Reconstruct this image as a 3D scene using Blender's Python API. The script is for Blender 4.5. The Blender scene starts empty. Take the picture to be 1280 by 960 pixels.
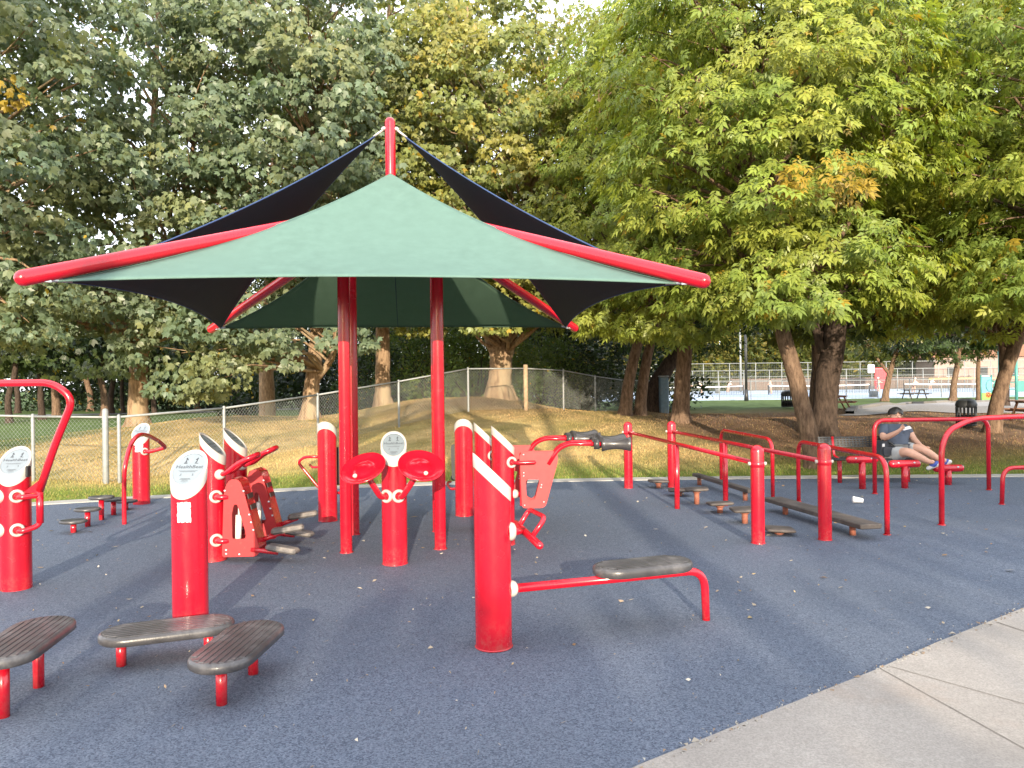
import bpy, math, random
import numpy as np
from mathutils import Vector, Matrix
random.seed(7)
rng = np.random.default_rng(11)
R = math.radians
scene = bpy.context.scene
COL = scene.collection

# ------------------------------------------------------------------ survey of the place
TH = R(0.7); FOC = 960.0; EYE = 1.6
def un(x, y):
    dx, dy = x - 640, -(y - 480)
    c, s = math.cos(-TH), math.sin(-TH)
    return dx*c - dy*s, dx*s + dy*c
def ground_at(x, y, z=0.0):
    a, b = un(x, y); D = -FOC*(EYE - z)/b
    return Vector((a*D/FOC, D, z))
def at(x, y, D):
    a, b = un(x, y)
    return Vector((a*D/FOC, D, EYE + b*D/FOC))

# ------------------------------------------------------------------ object helpers
def link(o, parent=None):
    COL.objects.link(o)
    if parent is not None: o.parent = parent
    return o
def tag(o, label=None, cat=None, group=None, kind=None):
    if label: o['label'] = label
    if cat: o['category'] = cat
    if group: o['group'] = group
    if kind: o['kind'] = kind
    return o
def thing(name, label, cat, loc=(0, 0, 0), rz=0, group=None):
    o = bpy.data.objects.new(name, None); COL.objects.link(o)
    o.empty_display_size = 0.1
    o.location = loc; o.rotation_euler = (0, 0, rz)
    return tag(o, label, cat, group)
def copy_tree(o, parent=None):
    c = o.copy(); COL.objects.link(c)
    if parent is not None: c.parent = parent
    for ch in list(o.children): copy_tree(ch, c)
    return c

class MB:
    """collects shapes into one mesh"""
    def __init__(s): s.v = []; s.f = []; s.sm = []
    def add(s, vs, fs, smooth=True):
        n = len(s.v); s.v += [tuple(v) for v in vs]
        s.f += [tuple(n+i for i in f) for f in fs]; s.sm += [smooth]*len(fs)
    def tube(s, pts, r, seg=12, cap=True, rads=None, dome=0):
        pts = [Vector(p) for p in pts]
        q = [pts[0]]
        keep = [0]
        for i, p in enumerate(pts[1:], 1):
            if (p - q[-1]).length > 1e-5: q.append(p); keep.append(i)
        if rads: rads = [rads[i] for i in keep]
        else: rads = [r]*len(q)
        pts = q
        T = []
        for i in range(len(pts)):
            a = pts[max(0, i-1)]; b = pts[min(len(pts)-1, i+1)]
            T.append((b-a).normalized())
        up = Vector((0, 0, 1)) if abs(T[0].z) < .9 else Vector((1, 0, 0))
        u = T[0].cross(up).normalized()
        vs = []; fs = []
        if dome:
            # rounded ends: extra rings
            pre = []; post = []
            for k in range(dome, 0, -1):
                a = k/dome*math.pi/2*.97
                pre.append((pts[0]-T[0]*rads[0]*math.sin(a), rads[0]*math.cos(a), T[0]))
                post.insert(0, (pts[-1]+T[-1]*rads[-1]*math.sin(a), rads[-1]*math.cos(a), T[-1]))
            ring = pre + list(zip(pts, rads, T)) + post
        else: ring = list(zip(pts, rads, T))
        for p, rr, t in ring:
            u = (u - t*u.dot(t)).normalized(); w = t.cross(u)
            for k in range(seg):
                a = 2*math.pi*k/seg
                vs.append(p + u*(rr*math.cos(a)) + w*(rr*math.sin(a)))
        n = len(ring)
        for i in range(n-1):
            for k in range(seg):
                fs.append((i*seg+k, i*seg+(k+1) % seg, (i+1)*seg+(k+1) % seg, (i+1)*seg+k))
        s.add(vs, fs, True)
        if cap:
            m = len(s.v) - len(vs)
            s.f.append(tuple(m+k for k in range(seg-1, -1, -1))); s.sm.append(False)
            s.f.append(tuple(m+(n-1)*seg+k for k in range(seg))); s.sm.append(False)
        return s
    def box(s, c, size, M=None, bev=0.0):
        hx, hy, hz = [d/2 for d in size]
        c = Vector(c)
        M = M or Matrix.Identity(3)
        if bev <= 0:
            vs = [c + M @ Vector((x*hx, y*hy, z*hz)) for z in (-1, 1) for y in (-1, 1) for x in (-1, 1)]
            fs = [(0, 2, 3, 1), (4, 5, 7, 6), (0, 1, 5, 4), (2, 6, 7, 3), (0, 4, 6, 2), (1, 3, 7, 5)]
            s.add(vs, fs, False)
        else:
            b = min(bev, hx*.9, hy*.9, hz*.9)
            out = [(hx-b, hy), (hx, hy-b), (hx, -hy+b), (hx-b, -hy), (-hx+b, -hy), (-hx, -hy+b), (-hx, hy-b), (-hx+b, hy)]
            inn = [(x*(1-b/hx), y*(1-b/hy)) for x, y in out]
            lv = [(inn, -hz), (out, -hz+b), (out, hz-b), (inn, hz)]
            vs = [c + M @ Vector((x, y, z)) for ring, z in lv for x, y in ring]
            fs = [(i*8+k, i*8+(k+1) % 8, (i+1)*8+(k+1) % 8, (i+1)*8+k) for i in range(3) for k in range(8)]
            fs = [f[::-1] for f in fs]
            fs += [tuple(range(8)), tuple(24+k for k in range(7, -1, -1))]
            s.add(vs, fs, False)
        return s
    def lathe(s, prof, origin=(0, 0, 0), axis=(0, 0, 1), seg=20, smooth=True):
        t = Vector(axis).normalized(); o = Vector(origin)
        up = Vector((0, 0, 1)) if abs(t.z) < .9 else Vector((1, 0, 0))
        u = t.cross(up).normalized(); w = t.cross(u)
        vs = []; fs = []
        for r_, h in prof:
            for k in range(seg):
                a = 2*math.pi*k/seg
                vs.append(o + t*h + u*(r_*math.cos(a)) + w*(r_*math.sin(a)))
        for i in range(len(prof)-1):
            for k in range(seg):
                fs.append((i*seg+k, i*seg+(k+1) % seg, (i+1)*seg+(k+1) % seg, (i+1)*seg+k))
        s.add(vs, fs, smooth); return s
    def prism(s, poly, z0, z1, M=None, org=(0, 0, 0), smooth=False):
        """poly 2D -> extruded along local z by matrix M"""
        M = M or Matrix.Identity(3); org = Vector(org); n = len(poly)
        vs = [org + M @ Vector((x, y, z)) for z in (z0, z1) for x, y in poly]
        fs = [tuple(range(n-1, -1, -1)), tuple(range(n, 2*n))]
        s.add(vs, fs, False)
        s.add(vs, [(k, (k+1) % n, n+(k+1) % n, n+k) for k in range(n)], smooth); return s
    def plate_hole(s, outer, inner, t, M, org):
        """outer, inner: same count 2D loops; a plate of thickness t with a hole"""
        n = len(outer); org = Vector(org); vs = []
        for z in (0, t):
            for L in (outer, inner):
                vs += [org + M @ Vector((x, y, z)) for x, y in L]
        fs = []
        for k in range(n):
            j = (k+1) % n
            fs.append((k, n+k, n+j, j)); fs.append((2*n+k, 2*n+j, 3*n+j, 3*n+k))
            fs.append((k, j, 2*n+j, 2*n+k)); fs.append((n+k, 3*n+k, 3*n+j, n+j))
        s.add(vs, fs, False); return s
    def mesh(s, name, mat):
        me = bpy.data.meshes.new(name); me.from_pydata(s.v, [], s.f)
        me.polygons.foreach_set('use_smooth', s.sm)
        if mat: me.materials.append(mat)
        me.update(); return me
    def build(s, name, mat, parent=None, loc=(0, 0, 0)):
        o = bpy.data.objects.new(name, s.mesh(name, mat)); link(o, parent); o.location = loc
        return o

def fillet(pts, r, n=5):
    pts = [Vector(p) for p in pts]; out = [pts[0]]
    for i in range(1, len(pts)-1):
        a, b, c = pts[i-1], pts[i], pts[i+1]
        d1 = (a-b); d2 = (c-b)
        rr = min(r, d1.length*.48, d2.length*.48)
        p0 = b + d1.normalized()*rr; p2 = b + d2.normalized()*rr
        for k in range(n+1):
            t = k/n
            out.append(p0*(1-t)**2 + b*2*t*(1-t) + p2*t*t)
    out.append(pts[-1]); return out
def smooth_path(pts, n=6):
    pts = [Vector(p) for p in pts]; out = []
    P = [pts[0]*2-pts[1]] + pts + [pts[-1]*2-pts[-2]]
    for i in range(1, len(P)-2):
        for k in range(n):
            t = k/n; a, b, c, d = P[i-1], P[i], P[i+1], P[i+2]
            out.append(.5*((2*b)+(c-a)*t+(2*a-5*b+4*c-d)*t*t+(3*b-a-3*c+d)*t**3))
    out.append(pts[-1]); return out
def round_poly(pts, r, n=4):
    P = [Vector((x, y)) for x, y in pts]; out = []
    m = len(P)
    for i in range(m):
        a, b, c = P[i-1], P[i], P[(i+1) % m]
        rr = r[i] if isinstance(r, (list, tuple)) else r
        d1 = a-b; d2 = c-b; rr = min(rr, d1.length*.48, d2.length*.48)
        p0 = b+d1.normalized()*rr; p2 = b+d2.normalized()*rr
        for k in range(n+1):
            t = k/n; q = p0*(1-t)**2 + b*2*t*(1-t) + p2*t*t; out.append((q.x, q.y))
    return out
def resample(loop, n, c):
    """loop sampled by angle about c"""
    out = []
    for k in range(n):
        a = 2*math.pi*k/n; dx, dy = math.cos(a), math.sin(a); best = 1e-6
        for i in range(len(loop)):
            x1, y1 = loop[i-1][0]-c[0], loop[i-1][1]-c[1]; x2, y2 = loop[i][0]-c[0], loop[i][1]-c[1]
            ex, ey = x2-x1, y2-y1; den = dx*ey-dy*ex
            if abs(den) < 1e-12: continue
            t = (x1*ey-y1*ex)/den; u = (x1*dy-y1*dx)/den
            if t > 0 and -1e-6 <= u <= 1+1e-6: best = max(best, t)
        out.append((c[0]+dx*best, c[1]+dy*best))
    return out
def rotz(a): return Matrix.Rotation(a, 3, 'Z')
# plate basis: local x -> world x, local y -> world z, thickness toward +y of the world
FRONT = Matrix(((1, 0, 0), (0, 0, 1), (0, 1, 0)))

# ------------------------------------------------------------------ materials
def new_mat(name):
    m = bpy.data.materials.new(name); m.use_nodes = True
    nt = m.node_tree; b = nt.nodes['Principled BSDF']
    return m, nt, b
def N(nt, t, **kw):
    n = nt.nodes.new(t)
    for k, v in kw.items():
        if k in n.inputs: n.inputs[k].default_value = v
        else: setattr(n, k, v)
    return n
def mix(nt, fac, a, b, blend='MIX'):
    n = nt.nodes.new('ShaderNodeMix'); n.data_type = 'RGBA'; n.blend_type = blend
    for sock, val in ((n.inputs[0], fac), (n.inputs[6], a), (n.inputs[7], b)):
        if hasattr(val, 'is_output'): nt.links.new(val, sock)
        elif isinstance(val, (tuple, list)): sock.default_value = (*val[:3], 1)
        else: sock.default_value = val
    return n.outputs[2]
def ramp(nt, src, p0, p1):
    n = nt.nodes.new('ShaderNodeMapRange'); n.inputs[1].default_value = p0; n.inputs[2].default_value = p1
    nt.links.new(src, n.inputs[0]); return n.outputs[0]
def noise(nt, scale, detail=3, rough=.55, coord='Object', vec=None):
    n = nt.nodes.new('ShaderNodeTexNoise'); n.inputs['Scale'].default_value = scale
    n.inputs['Detail'].default_value = detail; n.inputs['Roughness'].default_value = rough
    if vec is None:
        t = nt.nodes.new('ShaderNodeTexCoord'); vec = t.outputs[coord]
    nt.links.new(vec, n.inputs['Vector']); return n.outputs['Fac']
def bump(nt, b, h, strength, dist=.01):
    n = nt.nodes.new('ShaderNodeBump'); n.inputs['Strength'].default_value = strength; n.inputs['Distance'].default_value = dist
    nt.links.new(h, n.inputs['Height']); nt.links.new(n.outputs[0], b.inputs['Normal'])
def simple(name, col, rough=.5, metal=0, var=.15, vscale=8, bscale=0, bstr=.2, spec=.5, coat=0, dirt=None, dscale=3, dlo=.52, dhi=.75):
    m, nt, b = new_mat(name)
    f = noise(nt, vscale, 4)
    f = ramp(nt, f, .3, .7)
    c = mix(nt, f, tuple(x*(1-var) for x in col), tuple(min(1, x*(1+var)) for x in col))
    if dirt:
        d = ramp(nt, noise(nt, dscale, 6, .65), dlo, dhi)
        c = mix(nt, d, c, dirt)
    nt.links.new(c, b.inputs['Base Color'])
    b.inputs['Roughness'].default_value = rough; b.inputs['Metallic'].default_value = metal
    b.inputs['Specular IOR Level'].default_value = spec
    if coat: b.inputs['Coat Weight'].default_value = coat; b.inputs['Coat Roughness'].default_value = .12
    if bscale: bump(nt, b, noise(nt, bscale, 4), bstr)
    rv = N(nt, 'ShaderNodeMapRange'); rv.inputs[3].default_value = max(.03, rough-.08); rv.inputs[4].default_value = min(1, rough+.1)
    nt.links.new(noise(nt, vscale*1.7, 3), rv.inputs[0]); nt.links.new(rv.outputs[0], b.inputs['Roughness'])
    return m
M = {}
M['red'] = simple('red_powder_coat', (.46, .005, .018), .24, var=.07, vscale=5, spec=.5, coat=.4, dirt=(.40, .02, .028), dscale=7, dlo=.6, dhi=.8, bscale=60, bstr=.03)
def weather(m, colr, h=.22):
    """dust and scuffs splashed up from the ground, on the paint itself"""
    nt = m.node_tree; b = nt.nodes['Principled BSDF']; lk = b.inputs['Base Color'].links[0]; src = lk.from_socket
    t = nt.nodes.new('ShaderNodeTexCoord'); sp = nt.nodes.new('ShaderNodeSeparateXYZ'); nt.links.new(t.outputs['Object'], sp.inputs[0])
    mr = nt.nodes.new('ShaderNodeMapRange'); mr.inputs[1].default_value = 0; mr.inputs[2].default_value = h; mr.inputs[3].default_value = 1; mr.inputs[4].default_value = 0
    nt.links.new(sp.outputs[2], mr.inputs[0])
    n = ramp(nt, noise(nt, 26, 6, .7), .44, .85); mu = N(nt, 'ShaderNodeMath', operation='MULTIPLY'); nt.links.new(mr.outputs[0], mu.inputs[0]); nt.links.new(n, mu.inputs[1])
    c = mix(nt, mu.outputs[0], src, colr)
    mp = nt.nodes.new('ShaderNodeMapping'); mp.inputs['Scale'].default_value = (14, 14, 2.2); nt.links.new(t.outputs['Object'], mp.inputs[0])
    s = ramp(nt, noise(nt, 3.0, 6, .75, vec=mp.outputs[0]), .66, .74); m2 = N(nt, 'ShaderNodeMath', operation='MULTIPLY'); nt.links.new(s, m2.inputs[0]); m2.inputs[1].default_value = .3
    c = mix(nt, m2.outputs[0], c, (.62, .16, .15))
    nt.links.new(c, b.inputs['Base Color'])
M['red_clean'] = simple('glossy_red_disc', (.46, .005, .018), .22, var=.06, vscale=5, coat=.5)
weather(M['red'], (.30, .09, .075))
M['red_faded'] = simple('sun_faded_red_coat', (.5, .03, .04), .5, var=.12, vscale=6, dirt=(.72, .14, .11), dscale=9, dlo=.6, dhi=.85)
M['red_plate'] = simple('red_plastic_plate', (.38, .018, .022), .5, var=.08, vscale=14, dirt=(.46, .10, .08), dscale=22, dlo=.62, dhi=.9)
M['white'] = simple('white_cap_plastic', (.46, .43, .39), .4, var=.06, vscale=12, dirt=(.55, .5, .42), dscale=9, dlo=.6, dhi=.9)
M['sign'] = simple('grey_sign_face', (.19, .225, .255), .3, var=.05, vscale=30, coat=.3)
M['ink'] = simple('sign_ink', (.035, .04, .05), .5, var=.05)
M['sticker'] = simple('paper_sticker', (.82, .80, .78), .6, var=.05, vscale=40)
M['bolt'] = simple('zinc_bolt', (.62, .62, .64), .35, metal=.8, var=.1)
M['shock'] = simple('shock_absorber', (.72, .70, .66), .4, var=.06, vscale=30)
M['black'] = simple('black_rubber', (.018, .018, .02), .55, var=.3, vscale=12, bscale=60, bstr=.15)
M['roller'] = simple('charcoal_roller', (.045, .042, .043), .35, var=.2, vscale=20, coat=.2)
M['deck'] = simple('worn_dark_deck', (.050, .048, .051), .36, var=.3, vscale=7, coat=.15, dirt=(.125, .119, .119), dscale=7, dlo=.54, dhi=.8, bscale=90, bstr=.1)
M['pedal'] = simple('grey_pedal_rubber', (.12, .11, .105), .6, var=.25, vscale=16, dirt=(.3, .26, .22), dscale=12, dlo=.5, dhi=.8)
M['plank'] = simple('weathered_brown_plank', (.060, .050, .046), .7, var=.35, vscale=6, dirt=(.14, .115, .10), dscale=5, dlo=.5, dhi=.8, bscale=40, bstr=.3)
M['rust'] = simple('rusty_leg', (.30, .10, .06), .7, var=.3, vscale=18, dirt=(.14, .08, .055), dscale=20, dlo=.5, dhi=.7)
M['galv'] = simple('galvanised_steel', (.25, .26, .255), .6, metal=.3, var=.15, vscale=14)
M['far_wire'] = simple('court_wire', (.16, .18, .17), .7, var=.2)
M['wire'] = simple('fence_wire', (.30, .32, .30), .6, metal=.3, var=.2, vscale=6)
M['wood_post'] = simple('weathered_wood_post', (.34, .24, .15), .8, var=.3, vscale=12, bscale=40, bstr=.5)
M['dark_metal'] = simple('black_painted_metal', (.022, .024, .026), .45, var=.2, vscale=10)
M['brown_wood'] = simple('brown_table_wood', (.20, .10, .06), .7, var=.25, vscale=9)
M['dark_wood'] = simple('dark_table_wood', (.05, .038, .03), .7, var=.25, vscale=9)
M['teal'] = simple('teal_play_paint', (.05, .22, .20), .45, var=.12)
M['blue_panel'] = simple('blue_play_panel', (.10, .25, .42), .5, var=.1)
M['green_panel'] = simple('green_play_panel', (.16, .34, .07), .5, var=.1)
M['orange_panel'] = simple('orange_play_panel', (.7, .17, .06), .5, var=.1)
M['yellow'] = simple('yellow_rail_cap', (.72, .48, .12), .5, var=.1)
M['pink_wall'] = simple('pale_pink_wall', (.30, .215, .185), .8, var=.1, vscale=2)
M['fence_wood'] = simple('brown_board_fence', (.15, .11, .095), .8, var=.25, vscale=5)
M['court'] = simple('blue_court_paint', (.30, .37, .46), .7, var=.08, vscale=.4)
M['line'] = simple('white_line_paint', (.8, .8, .8), .6, var=.04)
M['net'] = simple('net_mesh', (.05, .055, .05), .8, var=.1)
M['skin'] = simple('skin', (.56, .32, .23), .5, var=.06, vscale=20)
M['hair'] = simple('black_hair', (.012, .011, .012), .45, var=.3, vscale=60, bscale=120, bstr=.5)
M['shirt'] = simple('slate_blue_cotton', (.075, .095, .135), .85, var=.12, vscale=14, bscale=30, bstr=.4)
M['shorts'] = simple('light_grey_cotton', (.36, .37, .37), .85, var=.1, vscale=14, bscale=28, bstr=.4)
M['shoe'] = simple('blue_trainers', (.05, .09, .36), .6, var=.15, vscale=30)
M['sole'] = simple('white_shoe_sole', (.62, .62, .62), .6, var=.08)
M['bag'] = simple('charcoal_nylon', (.028, .032, .042), .7, var=.25, vscale=12, bscale=40, bstr=.3)
M['cloth_white'] = simple('white_cotton', (.75, .75, .75), .85, var=.06)
M['cloth_dark'] = simple('dark_cotton', (.05, .055, .07), .85, var=.1)
M['cup'] = simple('white_paper_cup', (.82, .82, .80), .5, var=.03)
M['phone'] = simple('white_phone', (.7, .7, .72), .3, var=.03)

def mat_pad():
    m, nt, b = new_mat('blue_rubber_surfacing')
    fine = noise(nt, 260, 2, .7); mid = noise(nt, 75, 3, .6)
    c = mix(nt, ramp(nt, fine, .36, .64), (.040, .056, .088), (.155, .182, .23))
    c = mix(nt, ramp(nt, mid, .35, .75), c, (.062, .082, .125))
    vor = nt.nodes.new('ShaderNodeTexVoronoi'); vor.inputs['Scale'].default_value = 190
    t = nt.nodes.new('ShaderNodeTexCoord'); nt.links.new(t.outputs['Object'], vor.inputs['Vector'])
    sp = ramp(nt, vor.outputs['Color'], .86, .9)
    c = mix(nt, sp, c, (.17, .20, .26))
    vc = nt.nodes.new('ShaderNodeTexVoronoi'); vc.inputs['Scale'].default_value = 135
    nt.links.new(t.outputs['Object'], vc.inputs['Vector'])
    sx_ = nt.nodes.new('ShaderNodeSeparateColor'); nt.links.new(vc.outputs['Color'], sx_.inputs[0])
    cc_ = mix(nt, sx_.outputs[0], (.016, .026, .05), (.20, .235, .30))
    c = mix(nt, .62, c, cc_)
    big = ramp(nt, noise(nt, .55, 5, .6), .38, .68)
    c = mix(nt, big, c, mix(nt, .30, c, (.080, .092, .112)))
    wear = ramp(nt, noise(nt, 1.7, 6, .7), .60, .80)
    wf = N(nt, 'ShaderNodeMath', operation='MULTIPLY'); nt.links.new(wear, wf.inputs[0]); wf.inputs[1].default_value = .55
    c = mix(nt, wf.outputs[0], c, (.05, .08, .13))
    nt.links.new(c, b.inputs['Base Color']); b.inputs['Roughness'].default_value = .75
    b.inputs['Specular IOR Level'].default_value = .25
    bump(nt, b, fine, .7, .006)
    return m
M['pad'] = mat_pad()
def mat_concrete(name, col, sc=1.0):
    m, nt, b = new_mat(name)
    f = noise(nt, 1.1*sc, 6, .65); g = noise(nt, 95, 3, .75); h = noise(nt, 18, 4, .6)
    c = mix(nt, ramp(nt, f, .3, .7), tuple(x*.80 for x in col), tuple(x*1.12 for x in col))
    c = mix(nt, ramp(nt, g, .35, .65), mix(nt, .6, c, tuple(x*.45 for x in col)), c)
    st = ramp(nt, noise(nt, .8, 6, .7), .56, .72)
    s2 = N(nt, 'ShaderNodeMath', operation='MULTIPLY'); nt.links.new(st, s2.inputs[0]); s2.inputs[1].default_value = .45
    c = mix(nt, s2.outputs[0], c, (col[0]*.78, col[1]*.66, col[2]*.58))
    c = mix(nt, ramp(nt, h, .55, .8), c, mix(nt, .25, c, (.5, .47, .42)))
    nt.links.new(c, b.inputs['Base Color']); b.inputs['Roughness'].default_value = .85
    b.inputs['Specular IOR Level'].default_value = .2
    bump(nt, b, g, .35, .004); return m
M['concrete'] = mat_concrete('pale_concrete', (.35, .318, .286))
M['kerb'] = mat_concrete('kerb_concrete', (.44, .42, .38))
M['old_kerb'] = mat_concrete('old_kerb_concrete', (.22, .205, .19))
M['joint'] = simple('joint_dirt', (.16, .14, .12), .9, var=.3, vscale=10)
M['gravel'] = simple('play_gravel', (.27, .25, .235), .9, var=.3, vscale=30, bscale=60, bstr=.6)
M['asphalt'] = simple('park_road_asphalt', (.16, .16, .165), .8, var=.15, vscale=6)
def mat_ground():
    m, nt, b = new_mat('park_ground')
    a = N(nt, 'ShaderNodeVertexColor'); a.layer_name = 'Col'
    f = noise(nt, 14, 5, .7); g = noise(nt, 1.6, 5, .6)
    c = mix(nt, ramp(nt, f, .3, .7), mix(nt, .25, a.outputs[0], (.3, .25, .2), 'MULTIPLY'), a.outputs[0])
    c = mix(nt, ramp(nt, f, .35, .62), mix(nt, .3, c, (.6, .55, .5), 'MULTIPLY'), c)
    c = mix(nt, ramp(nt, g, .45, .7), c, mix(nt, .5, c, (.75, .72, .55), 'MULTIPLY'))
    nt.links.new(c, b.inputs['Base Color']); b.inputs['Roughness'].default_value = .95
    b.inputs['Specular IOR Level'].default_value = .1
    bump(nt, b, f, .4, .03); return m
M['ground'] = mat_ground()
def mat_leaf(name, transl=.45, rough=.42, spec=.55, tint=(1.15, 1.1, .5)):
    m, nt, b = new_mat(name)
    a = N(nt, 'ShaderNodeVertexColor'); a.layer_name = 'Col'
    nt.links.new(a.outputs[0], b.inputs['Base Color'])
    b.inputs['Roughness'].default_value = rough; b.inputs['Specular IOR Level'].default_value = spec
    tr = nt.nodes.new('ShaderNodeBsdfTranslucent')
    nt.links.new(mix(nt, 1.0, a.outputs[0], tint, 'MULTIPLY'), tr.inputs[0])
    ms = nt.nodes.new('ShaderNodeMixShader'); ms.inputs[0].default_value = transl
    nt.links.new(b.outputs[0], ms.inputs[1]); nt.links.new(tr.outputs[0], ms.inputs[2])
    nt.links.new(ms.outputs[0], nt.nodes['Material Output'].inputs[0]); return m
M['leaf'] = mat_leaf('leaves')
M['grass'] = mat_leaf('grass_blades', .25, .7, .2, (1.1, 1.05, .6))
def mat_bark(name, c1, c2, c3=None):
    m, nt, b = new_mat(name)
    t = nt.nodes.new('ShaderNodeTexCoord'); mp = nt.nodes.new('ShaderNodeMapping')
    mp.inputs['Scale'].default_value = (1, 1, .28); nt.links.new(t.outputs['Object'], mp.inputs[0])
    f = noise(nt, 16, 6, .7, vec=mp.outputs[0]); g = noise(nt, 2.2, 5, .6, vec=mp.outputs[0])
    c = mix(nt, ramp(nt, f, .35, .65), c1, c2)
    if c3: c = mix(nt, ramp(nt, g, .5, .6), c, mix(nt, ramp(nt, f, .3, .7), c3, c2))
    nt.links.new(c, b.inputs['Base Color']); b.inputs['Roughness'].default_value = .9
    b.inputs['Specular IOR Level'].default_value = .15
    bump(nt, b, f, .9, .04); return m
M['bark'] = mat_bark('brown_bark', (.075, .047, .032), (.225, .15, .10))
M['bark_plane'] = mat_bark('mottled_plane_bark', (.16, .10, .06), (.36, .25, .155), (.30, .25, .16))
M['bark_dark_shaded'] = mat_bark('dark_shaded_bark', (.028, .02, .016), (.085, .06, .046))  # shade on the broad trunk is put into this bark colour
def mat_fabric(name, col, transl, tcol, streak=.1):
    m, nt, b = new_mat(name)
    t = nt.nodes.new('ShaderNodeTexCoord'); mp = nt.nodes.new('ShaderNodeMapping')
    mp.inputs['Scale'].default_value = (1, 1, .15); nt.links.new(t.outputs['Object'], mp.inputs[0])
    f = noise(nt, 9, 5, .6, vec=mp.outputs[0]); g = noise(nt, 1.2, 4)
    c = mix(nt, ramp(nt, f, .3, .7), tuple(x*(1-streak) for x in col), tuple(x*(1+streak) for x in col))
    c = mix(nt, ramp(nt, g, .4, .8), c, tuple(x*.98 for x in col))
    nt.links.new(c, b.inputs['Base Color']); b.inputs['Roughness'].default_value = .75
    b.inputs['Specular IOR Level'].default_value = .25
    w = noise(nt, 420, 1); bump(nt, b, w, .25, .002)
    tr = nt.nodes.new('ShaderNodeBsdfTranslucent'); tr.inputs[0].default_value = (*tcol, 1)
    ms = nt.nodes.new('ShaderNodeMixShader'); ms.inputs[0].default_value = transl
    nt.links.new(b.outputs[0], ms.inputs[1]); nt.links.new(tr.outputs[0], ms.inputs[2])
    nt.links.new(ms.outputs[0], nt.nodes['Material Output'].inputs[0]); return m
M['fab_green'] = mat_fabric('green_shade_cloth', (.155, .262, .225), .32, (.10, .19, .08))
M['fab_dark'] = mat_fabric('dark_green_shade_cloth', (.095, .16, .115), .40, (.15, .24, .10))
M['fab_navy'] = mat_fabric('navy_shade_cloth', (.016, .019, .030), .04, (.02, .02, .04))
M['fab_trim'] = simple('blue_hem', (.03, .06, .16), .7, var=.1)
M['seam'] = simple('green_seam', (.025, .055, .06), .8)
M['cable'] = simple('steel_cable', (.55, .52, .48), .4, metal=.6)
M['litter'] = mat_leaf('dry_leaf_litter', .1, .8, .1, (1, .9, .6))
# ------------------------------------------------------------------ ground
KB = [(-14, 7.6), (-9.0, 9.55), (-6.77, 10.63), (-6.11, 10.94), (-4.99, 11.23), (-3.25, 11.92), (-1.05, 12.39), (1.95, 12.61), (4.69, 12.58), (8.25, 12.44), (16, 12.1)]
kx = np.array([p[0] for p in KB]); ky = np.array([p[1] for p in KB])
def y0(x): return np.interp(x, kx, ky)
def sst(t): t = np.clip(t, 0, 1); return t*t*(3-2*t)
def hgt(x, y):
    x = np.asarray(x, float); y = np.asarray(y, float)
    d = y - (y0(x)+.35)
    plate = np.interp(x, [-14, -9, -6, 0, 4, 12, 25], [.12, .14, .2, .40, .5, .55, .45])
    h = plate*sst(d/7.5)
    h = h*(1-.9*sst((y-27)/30))
    h = h + .85*np.exp(-((x+2)/4.5)**2-((y-22.5)/4.)**2)*sst(d/3)
    h = h + .55*np.exp(-((x+9)/3.4)**2-((y-19.7)/3.6)**2)*sst(d/3)
    h = h + .05*np.sin(x*.9+y*.4)*sst((d-1)/5)*(y < 40) + .03*np.sin(x*2.1-y*1.3)*sst((d-1)/4)*(y < 40)
    h = np.where(d < .02, -.03, h)
    return h
def hz(x, y): return float(hgt(x, y))
def onto(px, py, d0=12.7, d1=140):
    """the spot of the ground that the survey ray through a picture point meets"""
    D = d0
    while D < d1:
        p = at(px, py, D)
        if p.z <= hz(p.x, p.y): break
        D += .1 if D < 40 else .4
    p = at(px, py, D); return Vector((p.x, p.y, hz(p.x, p.y)))
def gcol(x, y, r):
    """own colour of the ground cover: green strip, dry straw, bare dirt"""
    d = y - (y0(x)+.3)
    n1 = np.sin(x*1.3+y*.7)*.5+np.sin(x*.5-y*1.1+2)*.5
    green = np.array([.15, .21, .04]); straw = np.array([.50, .37, .17]); dirt = np.array([.19, .125, .08]); lawn = np.array([.09, .135, .04])
    olive = np.array([.23, .20, .07])
    g = (1-sst((d-.5+n1*.5)/1.9))[:, None]
    n3 = np.sin(x*2.3+1.7*np.sin(y*.9))*np.sin(y*1.7+1.3*np.sin(x*.8))+.5*np.sin(x*5.1-y*3.7)
    pt_ = np.clip(.30+.38*n3, 0, .8)[:, None]
    straw = straw*(1-pt_) + np.array([.27, .24, .085])*pt_
    right = sst((x-2.6+n1*.8)/2.6)[:, None]
    c = straw*(1-right) + (olive*.75+dirt*.25)*right
    dd = right[:, 0]*sst((d-1.6+n1*.4)/2.2)*(1-sst((y-24+n1*2)/4)); c = c*(1-dd[:, None]) + dirt*dd[:, None]
    mound = (np.exp(-((x+1.0)/2.4)**2-((y-21)/1.7)**2)*.9)[:, None]; c = c*(1-mound) + np.array([.15, .095, .06])*mound
    far = sst((y-26+n1)/4)[:, None]; c = c*(1-far) + lawn*far
    lf = (sst((-x-9.5+n1)/2.)*sst((y-14)/2.5))[:, None]; c = c*(1-lf) + lawn*lf
    l2 = sst((-x-6.5)/1.5)[:, None]*(1-sst((y-12.5)/2.0))[:, None]; c = c*(1-l2*.5) + green*l2*.5
    c = c*(1-g*.9) + green*g*.9
    c = c*(0.8+.4*r[:, None])
    return np.clip(c, .005, 1)
def grid_axis(a, b, n): return np.linspace(a, b, n)
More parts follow.
